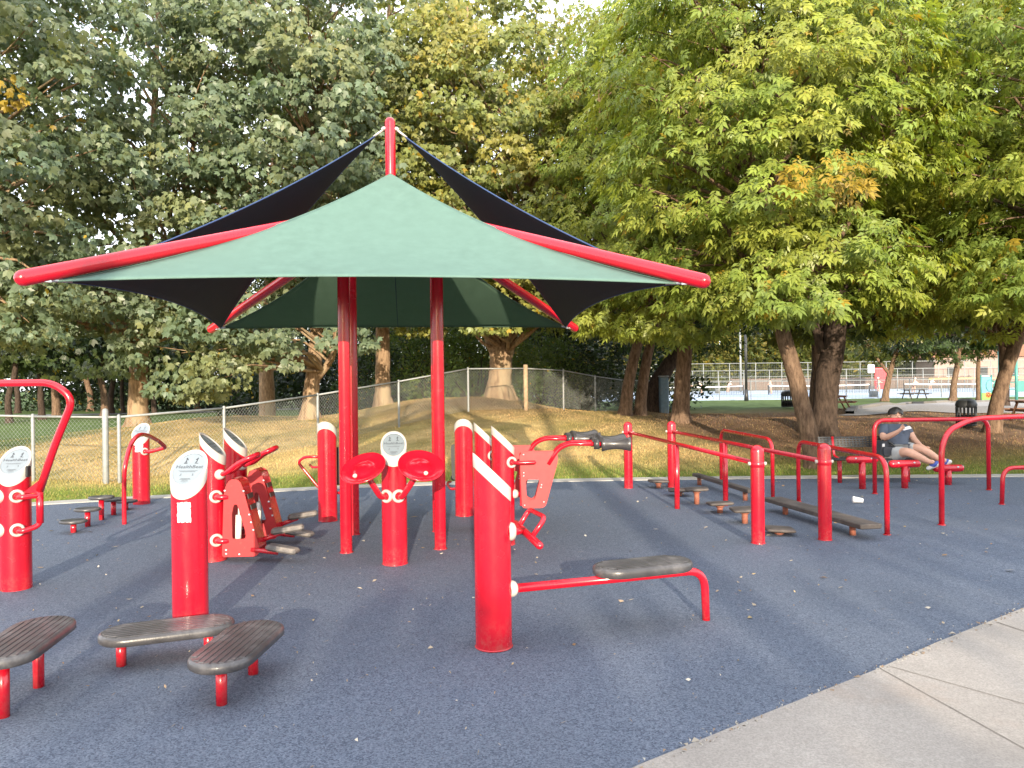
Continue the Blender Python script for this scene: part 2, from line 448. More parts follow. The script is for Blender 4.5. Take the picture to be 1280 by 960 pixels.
def np_mesh(name, V, F, cols=None, mat=None, smooth=False):
    me = bpy.data.meshes.new(name)
    V = np.asarray(V, np.float32); F = np.asarray(F, np.int32)
    k = F.shape[1]
    me.vertices.add(len(V)); me.vertices.foreach_set('co', V.ravel())
    me.loops.add(F.size); me.loops.foreach_set('vertex_index', F.ravel())
    me.polygons.add(len(F)); me.polygons.foreach_set('loop_start', np.arange(0, F.size, k, dtype=np.int32))
    me.polygons.foreach_set('loop_total', np.full(len(F), k, np.int32))
    if smooth: me.polygons.foreach_set('use_smooth', np.ones(len(F), bool))
    me.update(calc_edges=True)
    if cols is not None:
        a = me.color_attributes.new('Col', 'FLOAT_COLOR', 'POINT')
        c4 = np.ones((len(V), 4), np.float32); c4[:, :3] = cols
        a.data.foreach_set('color', c4.ravel())
    if mat: me.materials.append(mat)
    return me
def np_obj(name, V, F, cols=None, mat=None, parent=None, smooth=False):
    o = bpy.data.objects.new(name, np_mesh(name, V, F, cols, mat, smooth)); return link(o, parent)

xs = np.concatenate([np.linspace(-400, -26, 18), np.arange(-25, 25, .25), np.linspace(26, 400, 18)])
ys = np.concatenate([np.linspace(-60, 5, 12), np.arange(5.5, 32, .2), np.linspace(33, 70, 38), np.linspace(80, 900, 16)])
X, Y = np.meshgrid(xs, ys); xf, yf = X.ravel(), Y.ravel()
Z = hgt(xf, yf)
nx, ny = len(xs), len(ys)
idx = np.arange(nx*ny).reshape(ny, nx)
F = np.stack([idx[:-1, :-1].ravel(), idx[:-1, 1:].ravel(), idx[1:, 1:].ravel(), idx[1:, :-1].ravel()], 1)
o = np_obj('ground', np.stack([xf, yf, Z], 1), F, gcol(xf, yf, rng.random(len(xf))), M['ground'], smooth=True)
tag(o, 'uneven park ground of dry straw grass and bare dirt behind the kerb', 'ground', kind='structure')

# rubber pad
pad = MB(); pts = [(x, y) for x, y in KB] + [(16, -14), (-14, -14)]
pad.prism(pts[::-1], -.06, 0.0)
tag(pad.build('rubber_pavement', M['pad']), 'dark blue rubber safety surface under the exercise equipment', 'pavement', kind='structure')
# kerb strip along the back
kb = MB()
fine = [(x, float(y0(x))) for x in np.arange(-13.5, 16, .5)]
# smooth the survey corners
for _ in range(3):
    fine = [fine[0]] + [(fine[i][0], (fine[i-1][1]+fine[i][1]*2+fine[i+1][1])/4) for i in range(1, len(fine)-1)] + [fine[-1]]
vs = []
for x, y in fine: vs += [(x, y-.06, -.05), (x, y-.055, .012), (x, y+.25, .014), (x, y+.26, -.08)]
n = len(fine)
kb.add(vs, [(i*4+k, i*4+k+1, i*4+k+5, i*4+k+4) for i in range(n-1) for k in range(3)], False)
tag(kb.build('kerb', M['kerb']), 'pale flush concrete kerb strip between rubber surface and grass', 'kerb', kind='structure')
# concrete path
cp = [(.51, 3.19), (1.21, 3.68), (1.94, 4.18), (2.53, 4.62), (3.51, 5.30), (5.0, 6.25), (9, 8.6), (9, -9), (-9, -9), (-6, -1.8), (-1.6, 1.5), (-.3, 2.55)]
pm = MB(); pm.prism(cp[::-1], -.03, .014)
tag(pm.build('concrete_path', M['concrete']), 'pale grey concrete path along the near edge of the rubber', 'path', kind='structure')
jm = MB()
def strip(p, q, w=.009, z=.0175):
    p, q = Vector((p[0], p[1], z)), Vector((q[0], q[1], z)); d = (q-p).normalized().cross(Vector((0, 0, 1)))*w/2
    jm.add([p-d, q-d, q+d, p+d], [(0, 1, 2, 3)], False)
e1 = ground_at(1100, 839); e2 = ground_at(1280, 940); d = (e2-e1); strip(e1+d*.01, e1+d*2.5, .006)
e1 = ground_at(1111, 836); e2 = ground_at(1280, 884); d = (e2-e1); strip(e1+d*.01, e1+d*3, .006)
e1 = ground_at(1244, 780); e2 = ground_at(1280, 792); d = (e2-e1); strip(e1+d*.05, e1+d*14)
tag(jm.build('path_joints', M['joint']), 'dark dirty joints cut across the concrete path', 'joint', kind='structure')

# grass blades
def blades(n, xr, yr, keep, hmin, hmax, wid, name, label):
    x = rng.uniform(*xr, n*3); y = rng.uniform(*yr, n*3)
    k = keep(x, y); x, y = x[k][:n], y[k][:n]; n = len(x)
    z = hgt(x, y); a = rng.uniform(0, 2*np.pi, n); h = rng.uniform(hmin, hmax, n); w = wid*rng.uniform(.6, 1.3, n)
    la = rng.uniform(0, 2*np.pi, n); ln = h*rng.uniform(.1, .9, n)
    b1 = np.stack([x+np.cos(a)*w, y+np.sin(a)*w, z-.005], 1); b2 = np.stack([x-np.cos(a)*w, y-np.sin(a)*w, z-.005], 1)
    t = np.stack([x+np.cos(la)*ln, y+np.sin(la)*ln, z+h], 1)
    V = np.stack([b1, b2, t], 1).reshape(-1, 3); F = np.arange(3*n).reshape(n, 3)
    c = gcol(x, y, rng.random(n)); c *= rng.uniform(.9, 1.35, (n, 1)); c[:, 0] *= rng.uniform(.9, 1.25, n)
    dry = rng.random(n) < .16; c[dry] = np.array([.40, .29, .13])*rng.uniform(.7, 1.2, (dry.sum(), 1))
    o = np_obj(name, V, F, np.repeat(np.clip(c, 0, .8), 3, 0), M['grass'])
    return tag(o, label, 'grass', kind='stuff')
blades(90000, (-14, 16), (9.5, 16.5), lambda x, y: (y > y0(x)+.30+np.random.default_rng(3).normal(0, .02, len(x))) & (rng.random(len(x)) < 1.25-(y-y0(x))*.18), .015, .055, .006, 'kerbside_grass', 'short green and straw grass along the back of the kerb')
blades(80000, (-14, 16), (14.5, 26), lambda x, y: y > y0(x)+1, .012, .04, .008, 'hill_grass', 'dry straw grass covering the low hill behind the fence')

# leaf litter on the rubber
def litter(n):
    x = rng.uniform(-8, 9, n); y = 2.2+10.2*rng.random(n)**1.25
    k = (y < y0(x)-.1) & ~((x > .3) & (y < 3.0+(x-.3)*.68)); x, y = x[k], y[k]; n = len(x)
    a = rng.uniform(0, 2*np.pi, n); L = rng.gamma(2.2, .0115, n)+.008; twig = rng.random(n) < .45
    near = np.clip((y-1.5)/5, .35, 1); L *= near; L[twig] = rng.uniform(.03, .11, twig.sum())*np.clip(near[twig], .5, 1); w = np.where(twig, .0034, L*rng.uniform(.25, .7, n))
    z = np.where((x > .3) & (y < 3.0+(x-.3)*.70), .018, .004)
    ux, uy = np.cos(a), np.sin(a); zz = rng.uniform(.001, .016, (n, 4)); zz[twig] = .003
    P = []
    for k_, (s, t) in enumerate(((-.5, 0), (0, -.5), (.5, .06), (.05, .5))):
        P.append(np.stack([x+ux*L*s-uy*w*t, y+uy*L*s+ux*w*t, z+zz[:, k_]], 1))
    V = np.stack(P, 1).reshape(-1, 3); F = np.arange(4*n).reshape(n, 4)
    base = np.array([[.55, .47, .36], [.46, .30, .17], [.64, .58, .48], [.40, .30, .21], [.52, .40, .22]])
    c = base[rng.integers(0, 5, n)]*rng.uniform(.45, .9, (n, 1))
    o = np_obj('leaf_litter', V, F, np.repeat(c, 4, 0), M['litter'])
    tag(o, 'scattered dry leaf scraps and twigs lying on the blue rubber', 'leaf litter', kind='stuff')
litter(2200)
def edge_debris(n):
    t = rng.random(n); x = .45+3.9*t+rng.normal(0, .03, n); y = 3.15+.703*(x-.51)+np.abs(rng.normal(0, .05, n))-.01
    a = rng.uniform(0, 6.28, n); L = rng.gamma(2.0, .006, n)+.005; w = L*rng.uniform(.3, .8, n); P = []
    for s, q, h in ((-.5, 0, .006), (0, -.5, .014), (.5, .06, .006), (.05, .5, .017)):
        P.append(np.stack([x+np.cos(a)*L*s-np.sin(a)*w*q, y+np.sin(a)*L*s+np.cos(a)*w*q, .004+h+np.zeros(n)], 1))
    c = .7*np.array([[.5, .44, .36], [.42, .30, .2], [.6, .57, .5]])[rng.integers(0, 3, n)]
    o = np_obj('edge_debris', np.stack(P, 1).reshape(-1, 3), np.arange(4*n).reshape(n, 4), np.repeat(c, 4, 0), M['litter'])
    tag(o, 'pale grit and leaf crumbs gathered along the edge of the concrete path', 'grit', kind='stuff')
edge_debris(260)

# ------------------------------------------------------------------ shared exercise station parts
PR = .1125; SL = math.tan(R(44)); ZT = 1.185; CAPH = .066
def zs(x, off=0): return ZT - (x+PR)*SL - off
def slope_ring(rad, off, seg=40):
    return [Vector((rad*math.cos(2*math.pi*k/seg), rad*math.sin(2*math.pi*k/seg), zs(rad*math.cos(2*math.pi*k/seg), off))) for k in range(seg)]
def ring_faces(n, seg, s0=0): return [(s0+i*seg+k, s0+i*seg+(k+1) % seg, s0+(i+1)*seg+(k+1) % seg, s0+(i+1)*seg+k) for i in range(n-1) for k in range(seg)]
b_ = MB(); seg = 40
low = [Vector((PR*math.cos(2*math.pi*k/seg), PR*math.sin(2*math.pi*k/seg), -.02)) for k in range(seg)]
b_.add(low + slope_ring(PR, CAPH+.012), ring_faces(2, seg), True)
b_.lathe([(PR, .0), (PR+.004, .002), (PR+.004, .008), (PR, .010)], seg=40)
POST = b_.mesh('post', M['red'])
b_ = MB()
rings = [slope_ring(PR+.0015, CAPH+.02), slope_ring(PR+.003, CAPH), slope_ring(PR+.004, .006), slope_ring(PR+.001, 0), slope_ring(PR-.010, -.0005), slope_ring(PR-.0125, .004), slope_ring(PR-.013, .013)]
b_.add(sum(rings, []), ring_faces(len(rings), seg), True)
CAP = b_.mesh('cap', M['white'])
b_ = MB(); rr = slope_ring(PR-.0128, .009); b_.add(rr, [tuple(range(seg))], False)
SIGN = b_.mesh('sign_plate', M['sign'])
# lettering on the sloped face
ca, sa = math.cos(R(44)), math.sin(R(44))
TF = Matrix(((0, -ca, sa), (1, 0, 0), (0, sa, ca)))       # text right, text up, normal
FACE_O = Vector((0, 0, zs(0, .009)))
def text_mesh(lines):
    vs, fs = [], []
    for body, size, cx, cy, wid in lines:
        cu = bpy.data.curves.new('t', 'FONT'); cu.body = body; cu.size = size; cu.align_x = 'CENTER'; cu.resolution_u = 2
        ob = bpy.data.objects.new('t', cu); COL.objects.link(ob)
        dg = bpy.context.evaluated_depsgraph_get(); me = bpy.data.meshes.new_from_object(ob.evaluated_get(dg))
        n = len(vs); vs += [(v.co.x*wid+cx, v.co.y+cy) for v in me.vertices]; fs += [tuple(n+i for i in p.vertices) for p in me.polygons]
        bpy.data.objects.remove(ob); bpy.data.curves.remove(cu); bpy.data.meshes.remove(me)
    return vs, fs
tv, tf = text_mesh([('HealthBeat', .038, 0, .004, 1.05)])
b_ = MB(); b_.add([FACE_O + TF @ Vector((x, y, .0015)) for x, y in tv], tf, False)
def strokes(mb, segs, ox, oy, sc, w=.003):
    for (x1, y1, x2, y2) in segs:
        a = Vector((ox+x1*sc, oy+y1*sc)); b = Vector((ox+x2*sc, oy+y2*sc)); d = (b-a); d = Vector((-d.y, d.x)).normalized()*w/2
        mb.add([FACE_O + TF @ Vector((p.x, p.y, .0016)) for p in (a-d, b-d, b+d, a+d)], [(0, 1, 2, 3)], False)
def dot(mb, x, y, r_):
    mb.add([FACE_O + TF @ Vector((x+r_*math.cos(k*.7854), y+r_*math.sin(k*.7854), .0016)) for k in range(8)], [tuple(range(8))], False)
for ox, fl in ((-.036, 1), (.036, -1)):
    strokes(b_, [(0, 0, 0, 1), (0, .9, fl*.55, .55), (fl*.55, .55, fl*.3, 1.1), (0, 0, -.3, -.75), (0, 0, .35*fl, -.4), (.35*fl, -.4, .2*fl, -.85), (-.6, -.9, .7, -.95)], ox, .064, .019, .0045)
    dot(b_, ox, .089, .0055)
    strokes(b_, [(0, 0, 0, 1), (0, .8, fl*.6, .5), (0, 0, -.4, -.7), (0, 0, .4, -.7)], ox*1.1, -.052, .011, .002)
for k in range(15):      # the small arched line of print along the top
    a = R(132-k*6); dot(b_, .088*math.cos(a), .024+.088*1.18*math.sin(a), .0024)
strokes(b_, [(-.062, -.018, .062, -.018), (-.05, -.026, .05, -.026), (-.03, -.082, .03, -.082), (-.036, -.089, .036, -.089), (-.02, -.096, .02, -.096)], 0, 0, 1, .0022)
for k in range(7): dot(b_, -.02+k*.0067, -.105, .0018)
for k in range(5): dot(b_, -.014+k*.0067, -.112, .0014)
LETTER = b_.mesh('lettering', M['ink'])
def inst(name, me, parent, loc=(0, 0, 0), rz=0):
    o = bpy.data.objects.new(name, me); link(o, parent); o.location = loc; o.rotation_euler = (0, 0, rz); return o
def station_post(root, facing):
    inst('post', POST, root, rz=facing); inst('cap', CAP, root, rz=facing)
    s = inst('sign_plate', SIGN, root, rz=facing)
    inst('lettering', LETTER, s)
def sticker(root, ang, z0, z1, half, seed):
    """torn paper notice wrapped round the post"""
    r_ = random.Random(seed); mb = MB(); nx_, nz_ = 8, 10; vs = []
    for j in range(nz_+1):
        for i in range(nx_+1):
            u, v = i/nx_, j/nz_
            if i in (0, nx_): u += r_.uniform(-.05, .05)
            if j in (0, nz_): v += r_.uniform(-.03, .03)
            a = ang + (u-.5)*2*half/PR
            vs.append(((PR+.0012)*math.cos(a), (PR+.0012)*math.sin(a), z0+(z1-z0)*v))
    mb.add(vs, [(j*(nx_+1)+i, j*(nx_+1)+i+1, (j+1)*(nx_+1)+i+1, (j+1)*(nx_+1)+i) for j in range(nz_) for i in range(nx_)], True)
    s = mb.build('sticker', M['sticker'], root)
    return s
def hub(root, p, axis, r_=.052, depth=.05, dome=False):
    mb = MB()
    if not dome:
        mb.lathe([(r_*1.0, -.02), (r_*1.04, .004), (r_*1.0, .014), (r_*.86, .022), (r_*.66, .020), (r_*.58, .008), (r_*.56, -.01)], p, axis, 22)
        o = mb.build('hub', M['white'], root)
        kb2 = MB(); kb2.lathe([(r_*.57, -.01), (r_*.56, .012), (r_*.46, .026), (r_*.2, .034), (.001, .036)], p, axis, 16); kb2.build('collar', M['red'], o)
        return o
    mb.lathe([(r_*1.0, -.01), (r_*1.02, .0), (r_*.98, depth*.35), (r_*.82, depth*.72), (r_*.5, depth*.95), (.001, depth)], p, axis, 20)
    return mb.build('hub', M['white'], root)
def stadium(L, W, n=10):
    r_ = W/2; out = []
    for k in range(n+1):
        a = -math.pi/2 + math.pi*k/n; out.append((L/2-r_+r_*math.cos(a), r_*math.sin(a)))
    for k in range(n+1):
        a = math.pi/2 + math.pi*k/n; out.append((-L/2+r_+r_*math.cos(a), r_*math.sin(a)))
    return out
def deck_mesh(L, W, T, ribs=8):
    mb = MB(); n = 12
    lv = [(.012, 0), (0, .010), (0, T-.016), (.006, T-.006), (.016, T)]
    vs = []
    for ins, z in lv: vs += [(x, y, z) for x, y in stadium(L-2*ins, W-2*ins, n)]
    m = len(stadium(L, W, n))
    mb.add(vs, ring_faces(len(lv), m), True)
    mb.add(vs, [tuple(range(m-1, -1, -1)), tuple((len(lv)-1)*m+k for k in range(m))], False)
    w = (W-.05)/ribs; r_ = W/2-.022
    for k in range(ribs):
        y = -((ribs-1)/2-k)*w; yy = abs(y)+w*.3
        h = L/2 - W/2 + math.sqrt(max(1e-5, r_*r_-yy*yy))
        mb.box((0, y, T+.0005), (2*h, w*.78, .006), bev=.002)
    return mb.mesh('deck', M['deck'])
DECK = deck_mesh(.74, .33, .052)
# ------------------------------------------------------------------ exercise stations
RED = M['red']
def rel(root, p): return Vector(p) - root.location

# -- overhead pull station (far left)
A = thing('exercise_station', 'red post with round sign and tall overhead pull bar at the left edge', 'exercise station', (-4.02, 6.20, -.045), group='exercise stations')
station_post(A, R(-80))
for sgn in (1, -1):
    hubs = []
    for zz in (.80, .53):
        d = Vector((sgn*.62, -.78, 0)); p = Vector((d.x*PR*.97, d.y*PR*.97, zz)); hub(A, p, d); hubs.append(p+d*.03)
    t = MB()
    t.tube(fillet([hubs[0], hubs[0]+Vector((sgn*.06, -.05, 0)), (sgn*.235, -.06, .80), (sgn*.235, -.06, .86)], .05), .021)
    t.tube(fillet([hubs[1], hubs[1]+Vector((sgn*.06, -.05, 0)), (sgn*.235, -.06, .56), (sgn*.235, -.06, .70)], .05), .021)
    t.tube([(sgn*.235, -.06, .58), (sgn*.235, -.06, .84)], .026)
    t.build('arm', RED, A)
    g = MB()
    g.prism([(sgn*x, z) for x, z in ([(.10, .82), (.25, .82), (.27, .95)] if sgn > 0 else [(.10, .82), (.27, .95), (.25, .82)])], -.068, -.056, FRONT)
    g.build('gusset', RED, A)
t = MB()
t.tube(fillet([(.235, -.06, .84), (.38, -.10, 1.2), (.56, -.14, 1.57), (.40, -.14, 1.70), (-.40, -.14, 1.70), (-.56, -.14, 1.57), (-.38, -.10, 1.2), (-.235, -.06, .84)], .14, 8), .029, 16)
t.build('pull_bar', RED, A)
mb = MB(); mb.box((.118, -.02, .99), (.02, .05, .09), bev=.005); mb.build('bracket', M['dark_metal'], A)

# -- step course station (left back)
B = thing('exercise_station', 'red post with white sign and one thin curved arm, behind the stepping pods', 'exercise station', (-5.17, 10.68, -.07), group='exercise stations')
station_post(B, R(-90)); sticker(B, R(-78), .80, .92, .05, 4)
hp = Vector((.085, -.075, .80)); hub(B, hp, (.75, -.66, 0), .05)
P = [(155.5, 655, 9.08), (155.3, 600, 9.08), (157.5, 578, 9.1), (164, 555, 9.25), (174, 544, 9.5), (185, 544.5, 9.8), (198, 551, 10.15)]
pts = [rel(B, at(*p)) for p in P]; pts[0].z = -.01
path = smooth_path(pts) + fillet([pts[-1]+Vector((.01, .02, -.005)), rel(B, at(207, 559.5, 10.35)), hp+Vector((.10, -.03, 0)), hp], .05)[1:]
t = MB(); t.tube(path, .026, 14); t.build('arm', RED, B)

# -- post behind the two step platforms (left front)
Cc = thing('exercise_station', 'large red post with tilted sign and torn paper sticker behind two step platforms', 'exercise station', (-2.135, 5.06, 0), group='exercise stations')
station_post(Cc, R(-90)); sticker(Cc, R(-85), .735, .862, .042, 9)

# -- step platforms
def platform(label, c, ang, ztop, legs, grp='step platforms'):
    T = .052; rt = thing('step_platform', label, 'step platform', (c[0], c[1], 0), R(ang), grp)
    inst('deck', DECK, rt, (0, 0, ztop-T))
    for lx in legs:
        lb = MB(); lb.tube([(lx, 0, -.01), (lx, 0, ztop-T+.002)], .028, 16); lb.tube([(lx, 0, ztop-T-.012), (lx, 0, ztop-T+.002)], .045, 16)
        lb.build('leg', RED, rt)
    return rt
platform('black ribbed step platform lying crosswise in front of the stickered post', (-2.045, 4.53), 21, .20, (-.25, .22))
platform('black ribbed step platform pointing at the camera, right one of the touching pair', (-1.475, 4.10), 87, .25, (-.22, .19))
platform('taller black ribbed step platform cut off by the left edge', (-2.545, 3.98), 99, .325, (-.22, .16))

# -- stepping pods on red legs
pods = MB(); prof = []
def pod_mesh(name, L, W, T, mat, rect=False):
    mb = MB()
    if rect: loop = lambda i: round_poly([(-L/2+i, -W/2+i), (L/2-i, -W/2+i), (L/2-i, W/2-i), (-L/2+i, W/2-i)], .04)
    else: loop = lambda i: [((L/2-i)*math.cos(2*math.pi*k/24), (W/2-i)*math.sin(2*math.pi*k/24)) for k in range(24)]
    lv = [(.02, 0), (0, .010), (0, T-.008), (.010, T)]; vs = []; m = len(loop(0))
    for i, z in lv: vs += [(x, y, z) for x, y in loop(i)]
    mb.add(vs, ring_faces(4, m), True); mb.add(vs, [tuple(range(m-1, -1, -1)), tuple(3*m+k for k in range(m))], False)
    return mb.mesh(name, mat)
POD = pod_mesh('pod_top', .29, .23, .036, M['deck'])
for (px, py, zt, w) in ((92, 665.5, .14, 'lowest stepping pod on a red leg, nearest of the curved row'), (109.7, 658, .215, 'second stepping pod from the near end of the curved row'), (127, 649.7, .29, 'tallest stepping pod on a red leg in the middle of the curved row'), (142, 643.7, .215, 'stepping pod just past the tallest one in the curved row'), (157.5, 637, .13, 'stepping pod nearest the white signed post at the far end of the row')):
    g = ground_at(px, py); rt = thing('stepping_pod', w, 'stepping pod', g, R(14), 'stepping pods on red legs')
    inst('pod_top', POD, rt, (0, 0, zt-.036))
    lb = MB(); lb.tube([(0, 0, -.01), (0, 0, zt-.034)], .03, 14); lb.build('leg', RED, rt)

# -- twin disc station under the canopy
G_ = thing('exercise_station', 'red post with round sign and two large red hand discs under the canopy', 'exercise station', (-1.07, 6.90, 0), group='exercise stations')
station_post(G_, R(-82))
disc = MB()
disc.lathe([(.001, .008), (.03, .006), (.075, .002), (.085, -.005), (.12, -.010), (.155, -.004), (.18, .006), (.193, .010), (.198, .010), (.199, .002), (.196, -.004), (.18, -.008), (.15, -.028), (.11, -.038), (.05, -.034), (.001, -.034)], seg=48)
DISC = disc.mesh('disc', M['red_clean'])
for sgn in (-1, 1):
    D_ = Vector((-.210 if sgn < 0 else .285, -.34, .895 if sgn < 0 else .91))
    nrm = Vector((sgn*.20, -.55, .82)).normalized()
    d = inst('disc', DISC, G_, D_); d.rotation_mode = 'QUATERNION'; d.rotation_quaternion = nrm.to_track_quat('Z', 'Y')
    kb_ = MB(); kb_.lathe([(.001, .03), (.014, .028), (.020, .018), (.016, .006), (.012, -.0)], (sgn*.015, -.118, .006), (0, 0, 1), 14)
    k_ = kb_.build('knob', M['white'], d)
    hd = Vector((sgn*.48, -.88, 0)); hp = Vector((hd.x*PR*.97, hd.y*PR*.97, .62)); hub(G_, hp, hd, .058, .03)
    t = MB(); t.tube(fillet([hp, hp+hd*.07+Vector((sgn*.01, 0, .0)), D_-nrm*.032], .05), .026, 14); t.build('arm', RED, G_)

# -- sit-up bench station (front centre)
H_ = thing('exercise_station', 'front red post with sloped white top and long bar carrying a black bench', 'exercise station', (-.13, 4.69, 0), group='exercise stations')
station_post(H_, R(9))
h1 = Vector((PR*.98, .02, .345)); hub(H_, h1, (1, 0.25, 0), .05, .04, True)
e = rel(H_, Vector((1.275, 5.16, 0)))
t = MB(); t.tube(fillet([h1, (e.x, e.y, .335), (e.x+.01, e.y, -.01)], .13, 8), .027, 16); t.build('bench_bar', RED, H_)
tv_ = (Vector((e.x, e.y, 0))-Vector((h1.x, h1.y, 0))).normalized(); ang = math.atan2(tv_.y, tv_.x)
c_ = Vector((h1.x, h1.y, 0)) + tv_*.91
d = inst('deck', DECK, H_, (c_.x, c_.y, .367), ang); d.scale = (.94, .9, 1.15)
mb = MB(); mb.box((c_.x, c_.y, .36), (.34, .12, .014), rotz(ang)); mb.build('deck_bracket', RED, H_)
h2 = Vector((PR*.98, .0, .70)); hub(H_, h2, (1, .1, 0), .056, .035, True)
fa = [rel(H_, at(*p)) for p in ((646, 656, 5.0), (661.4, 636.5, 5.02), (681.7, 647, 4.74), (665.5, 670.5, 4.70), (674.5, 682, 4.56))]
t = MB()
t.tube([h2, rel(H_, at(655, 664, 4.85))], .024, 14)
t.tube([fa[0]+(fa[0]-fa[4])*.05, fa[4]], .024, 14, dome=3)
t.tube(fillet([fa[0]+(fa[4]-fa[0])*.1, fa[1], fa[2], fa[3]], .05), .016, 12)
t.build('foot_anchor', RED, H_)

# -- arm press stations with rollers (behind the sit-up post)
I_ = thing('exercise_station', 'red arm press station with trapezoid plate and dark rollers, nearer of the pair', 'exercise station', (-.10, 7.68, 0), group='exercise stations')
station_post(I_, R(8))
pl = MB(); outer = round_poly([(.185, .37), (.415, .37), (.55, .85), (.54, .925), (.165, .925)], [.03, .05, .06, .04, .03])
inner = round_poly([(.232, .47), (.285, .445), (.315, .47), (.365, .655), (.225, .655)], .03)
cc = (.285, .56); n_ = 72
pl.plate_hole(resample(outer, n_, cc), resample(inner, n_, cc), .012, FRONT, (0, -.09, 0))
pl.build('side_plate', M['red_plate'], I_)
pl = MB(); pl.plate_hole(resample(outer, n_, cc), resample(inner, n_, cc), .012, FRONT, (0, .05, 0)); pl.build('side_plate', M['red_plate'], I_)
sp = MB(); sp.box((.175, -.012, .65), (.02, .12, .52), bev=.005); sp.build('spine', RED, I_)
for x, z in ((.205, .90), (.205, .72), (.205, .69), (.38, .60), (.375, .575), (.40, .43), (.21, .40)):
    bl = MB(); bl.lathe([(.001, .006), (.007, .005), (.009, 0)], (x, -.091, z), (0, -1, 0), 8); bl.build('bolt', M['bolt'], I_)
for p, ax in ((Vector((.085, -.075, .825)), (.5, -.86, 0)), (Vector((.112, -.02, .505)), (1, -.1, 0))): hub(I_, p, ax, .055 if p.z > .6 else .045, .04, p.z < .6)
t = MB(); t.tube(fillet([(.085, -.075, .825), (.13, -.15, .825), (.31, -.15, .83)], .05), .018, 12, dome=3); t.build('arm', RED, I_)
t = MB(); t.tube([(.112, -.02, .505), (.185, -.015, .505)], .02, 12); t.build('arm', RED, I_)
for yy, dz in ((-.10, 0), (.06, .0)):
    t = MB(); t.tube(fillet([(.45, yy+.02, .80), (.55, yy+.02, .955), (.66, yy, 1.005), (.99, yy-.05 if yy < 0 else yy+.14, 1.00)], .09), .021, 12); t.build('lever', RED, I_)
    q0 = Vector((.97, yy-.05 if yy < 0 else yy+.13, 1.0)); q1 = q0 + Vector((.285, -.03 if yy < 0 else .15, .0))
    rm = MB(); ax = q1-q0; L = ax.length
    rm.lathe([(.001, 0), (.066, 0), (.072, .008)] + [(.072-.022*math.sin(math.pi*k/10), .008+(L-.016)*k/10) for k in range(1, 10)] + [(.072, L-.008), (.066, L), (.001, L)], q0, ax, 24)
    rm.lathe([(.001, -.075), (.05, -.075), (.052, -.02), (.001, -.018)], q0, ax, 18)
    rm.build('roller', M['roller'], I_)
I2 = copy_tree(I_); I2.location = (-.31, 8.42, 0)
I2['label'] = 'red arm press station with dark rollers, farther of the pair, half hidden'

# -- stair stepper stations
D_ = thing('exercise_station', 'red stair stepper with white shock absorber and grey pedals, nearer of the pair', 'exercise station', (-2.79, 7.14, 0), group='exercise stations')
station_post(D_, R(0))
outl = round_poly([(.13, .055), (.455, .06), (.475, .12), (.335, .66), (.30, .765), (.20, .765), (.155, .66)], [.02, .04, .04, .1, .06, .06, .1])
inn = round_poly([(.225, .22), (.345, .22), (.352, .27), (.275, .535), (.245, .535), (.225, .45)], .02)
cc = (.27, .36)
for yy in (-.15, .05):
    pl = MB(); pl.plate_hole(resample(outl, 90, cc), resample(inn, 90, cc), .012, FRONT, (0, yy, 0)); pl.build('side_plate', M['red_plate'], D_)
top = [(.475, .14), (.44, .28), (.335, .66), (.315, .735), (.25, .777), (.19, .75), (.17, .70)]
sh = MB(); vs = []
for x, z in top: vs += [(x-.004, -.137, z-.004), (x-.004, .049, z-.004)]
sh.add(vs, [(2*i, 2*i+1, 2*i+3, 2*i+2) for i in range(len(top)-1)], True)
for zc, xc in ((.60, .352), (.52, .373)):
    pass
sh.build('shroud', RED, D_)
gr = MB()
for zc in (.60, .50): gr.box((.483-(zc-.14)*.267, -.044, zc), (.01, .13, .045), Matrix.Rotation(-.26, 3, 'Y'))
gr.build('grip_slots', M['dark_metal'], D_)
sa_ = MB(); sa_.tube([(.262, -.10, .17), (.272, -.10, .43)], .028, 14); sa_.tube([(.272, -.10, .43), (.276, -.10, .535)], .009, 8); sa_.build('shock_absorber', M['shock'], D_)
ln = MB(); ln.tube([(.280, -.10, .53), (.345, -.10, .25)], .009, 8); ln.build('link_rod', M['shock'], D_)
for x, z in ((.165, .66), (.335, .655), (.17, .12), (.17, .085), (.29, .08), (.42, .30), (.40, .37), (.385, .44)): bl = MB(); bl.lathe([(.001, .007), (.009, .006), (.011, 0)], (x, -.151, z), (0, -1, 0), 8); bl.build('bolt', M['bolt'], D_)
for zz in (.60, .20):
    hd = Vector((.55, -.83, 0)); hp = Vector((.062, -.092, zz)); hub(D_, hp, hd, .058, .035)
    t = MB(); t.tube(fillet([hp, hp+hd*.07, (.19, -.13, zz)], .05), .026, 14); t.build('arm', RED, D_)
hp = Vector((.09, -.07, .80)); hub(D_, hp, (.7, -.7, .1), .048, .05, True)
t = MB()
t.tube(fillet([hp, (.17, -.14, .815), (.28, -.15, .905), (.41, -.16, .965), (.44, -.05, .985), (.41, .06, .965), (.28, .05, .905), (.17, .04, .815), (.09, .03, .80)], .05), .022, 12)
t.tube(fillet([(.28, -.15, .905), (.31, -.05, .93), (.28, .05, .905)], .03), .02, 10)
t.build('handlebar', RED, D_)
pm_ = MB(); pm_.box((0, 0, 0), (.30, .125, .052), bev=.018); PEDAL = pm_.mesh('pedal', M['pedal'])
for (x, y, z, rz, ry, x0, z0) in ((.70, -.20, .135, -12, 7, .40, .12), (.67, .06, .265, 14, -6, .40, .16)):
    p = inst('pedal', PEDAL, D_, (x, y, z), R(rz)); p.rotation_euler = (0, R(ry), R(rz))
    t = MB(); t.tube([(x0, y*.55-.03, z0), (x-.05, y, z-.03)], .022, 10); t.build('pedal_arm', RED, D_)
